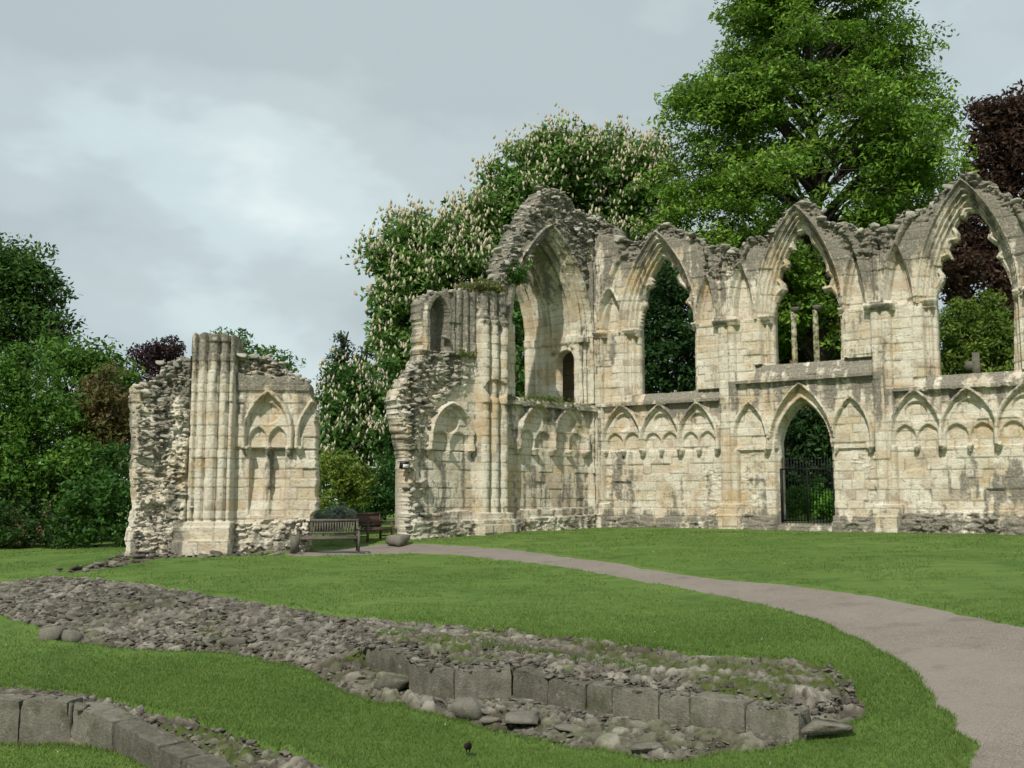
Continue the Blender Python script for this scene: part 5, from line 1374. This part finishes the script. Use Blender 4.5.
# ------------------------------------------------------------------ sky, sun, camera
SUN_AZ = np.array([-.36, -.933]); SUN_EL = R(47)
w = bpy.data.worlds.new('World'); SC.world = w; w.use_nodes = True
nt = w.node_tree; nt.nodes.clear()
def nn(t, **k):
    n = nt.nodes.new(t)
    for a, v in k.items(): setattr(n, a, v)
    return n
sky = nn('ShaderNodeTexSky', sky_type='NISHITA', sun_disc=False, sun_elevation=SUN_EL, sun_rotation=math.atan2(SUN_AZ[0], SUN_AZ[1]), air_density=1.2, dust_density=2.0)
sc_ = nn('ShaderNodeMix', data_type='RGBA', blend_type='MULTIPLY'); sc_.inputs[0].default_value = 1
nt.links.new(sky.outputs[0], sc_.inputs[6]); sc_.inputs[7].default_value = (.95, 1.0, 1.0, 1)
tc = nn('ShaderNodeTexCoord'); mp = nn('ShaderNodeMapping'); mp.inputs['Scale'].default_value = (1, 1, 1.9); mp.inputs['Location'].default_value = (1.6, .1, .2)
nt.links.new(tc.outputs['Generated'], mp.inputs[0])
def wn(scale, detail, rough=.5):
    n = nn('ShaderNodeTexNoise'); n.inputs['Scale'].default_value = scale; n.inputs['Detail'].default_value = detail; n.inputs['Roughness'].default_value = rough
    nt.links.new(mp.outputs[0], n.inputs[0]); return n.outputs[0]
def wr(f, st):
    n = nn('ShaderNodeValToRGB'); cr = n.color_ramp; cr.interpolation = 'EASE'
    while len(cr.elements) < len(st): cr.elements.new(.5)
    for e, (p, c) in zip(cr.elements, st): e.position = p; e.color = (*c, 1)
    nt.links.new(f, n.inputs[0]); return n.outputs[0]
SKYK = .1
cl = wr(wn(1.6, 6, .52), [(.41, tuple(x/SKYK for x in (.375, .44, .462))), (.47, tuple(x/SKYK for x in (.425, .495, .515))), (.52, tuple(x/SKYK for x in (.50, .59, .605))), (.60, tuple(x/SKYK for x in (.66, .73, .735)))])
cov = wr(wn(2.3, 5), [(.30, (.9,)*3), (.62, (1.0,)*3)])
mx = nn('ShaderNodeMix', data_type='RGBA'); nt.links.new(cov, mx.inputs[0]); nt.links.new(sc_.outputs[2], mx.inputs[6]); nt.links.new(cl, mx.inputs[7])
bg = nn('ShaderNodeBackground'); nt.links.new(mx.outputs[2], bg.inputs[0]); bg.inputs[1].default_value = SKYK
wo = nn('ShaderNodeOutputWorld'); nt.links.new(bg.outputs[0], wo.inputs[0])
sl = bpy.data.lights.new('sun', 'SUN'); sl.energy = 3.4; sl.angle = R(.8); sl.color = (1, .95, .86)
so = bpy.data.objects.new('sun', sl); COL.objects.link(so)
from mathutils import Vector
v = Vector((-SUN_AZ[0]*math.cos(SUN_EL), -SUN_AZ[1]*math.cos(SUN_EL), -math.sin(SUN_EL))); so.rotation_euler = v.to_track_quat('-Z', 'Y').to_euler(); so.location = (-20, -30, 40)
cd = bpy.data.cameras.new('camera'); cd.sensor_width = 36; cd.lens = 36*F/1024; cd.clip_end = 9000; cd.clip_start = .05
co_ = bpy.data.objects.new('camera', cd); COL.objects.link(co_); co_.location = tuple(CAM); co_.rotation_euler = (math.pi/2+PITCH, 0, 0)
SC.camera = co_
SC.view_settings.view_transform = 'Standard'; SC.view_settings.look = 'None'; SC.view_settings.exposure = .38; SC.view_settings.gamma = 1
SC.cycles.max_bounces = 5; SC.cycles.diffuse_bounces = 3; SC.cycles.transmission_bounces = 3; SC.cycles.use_denoising = True
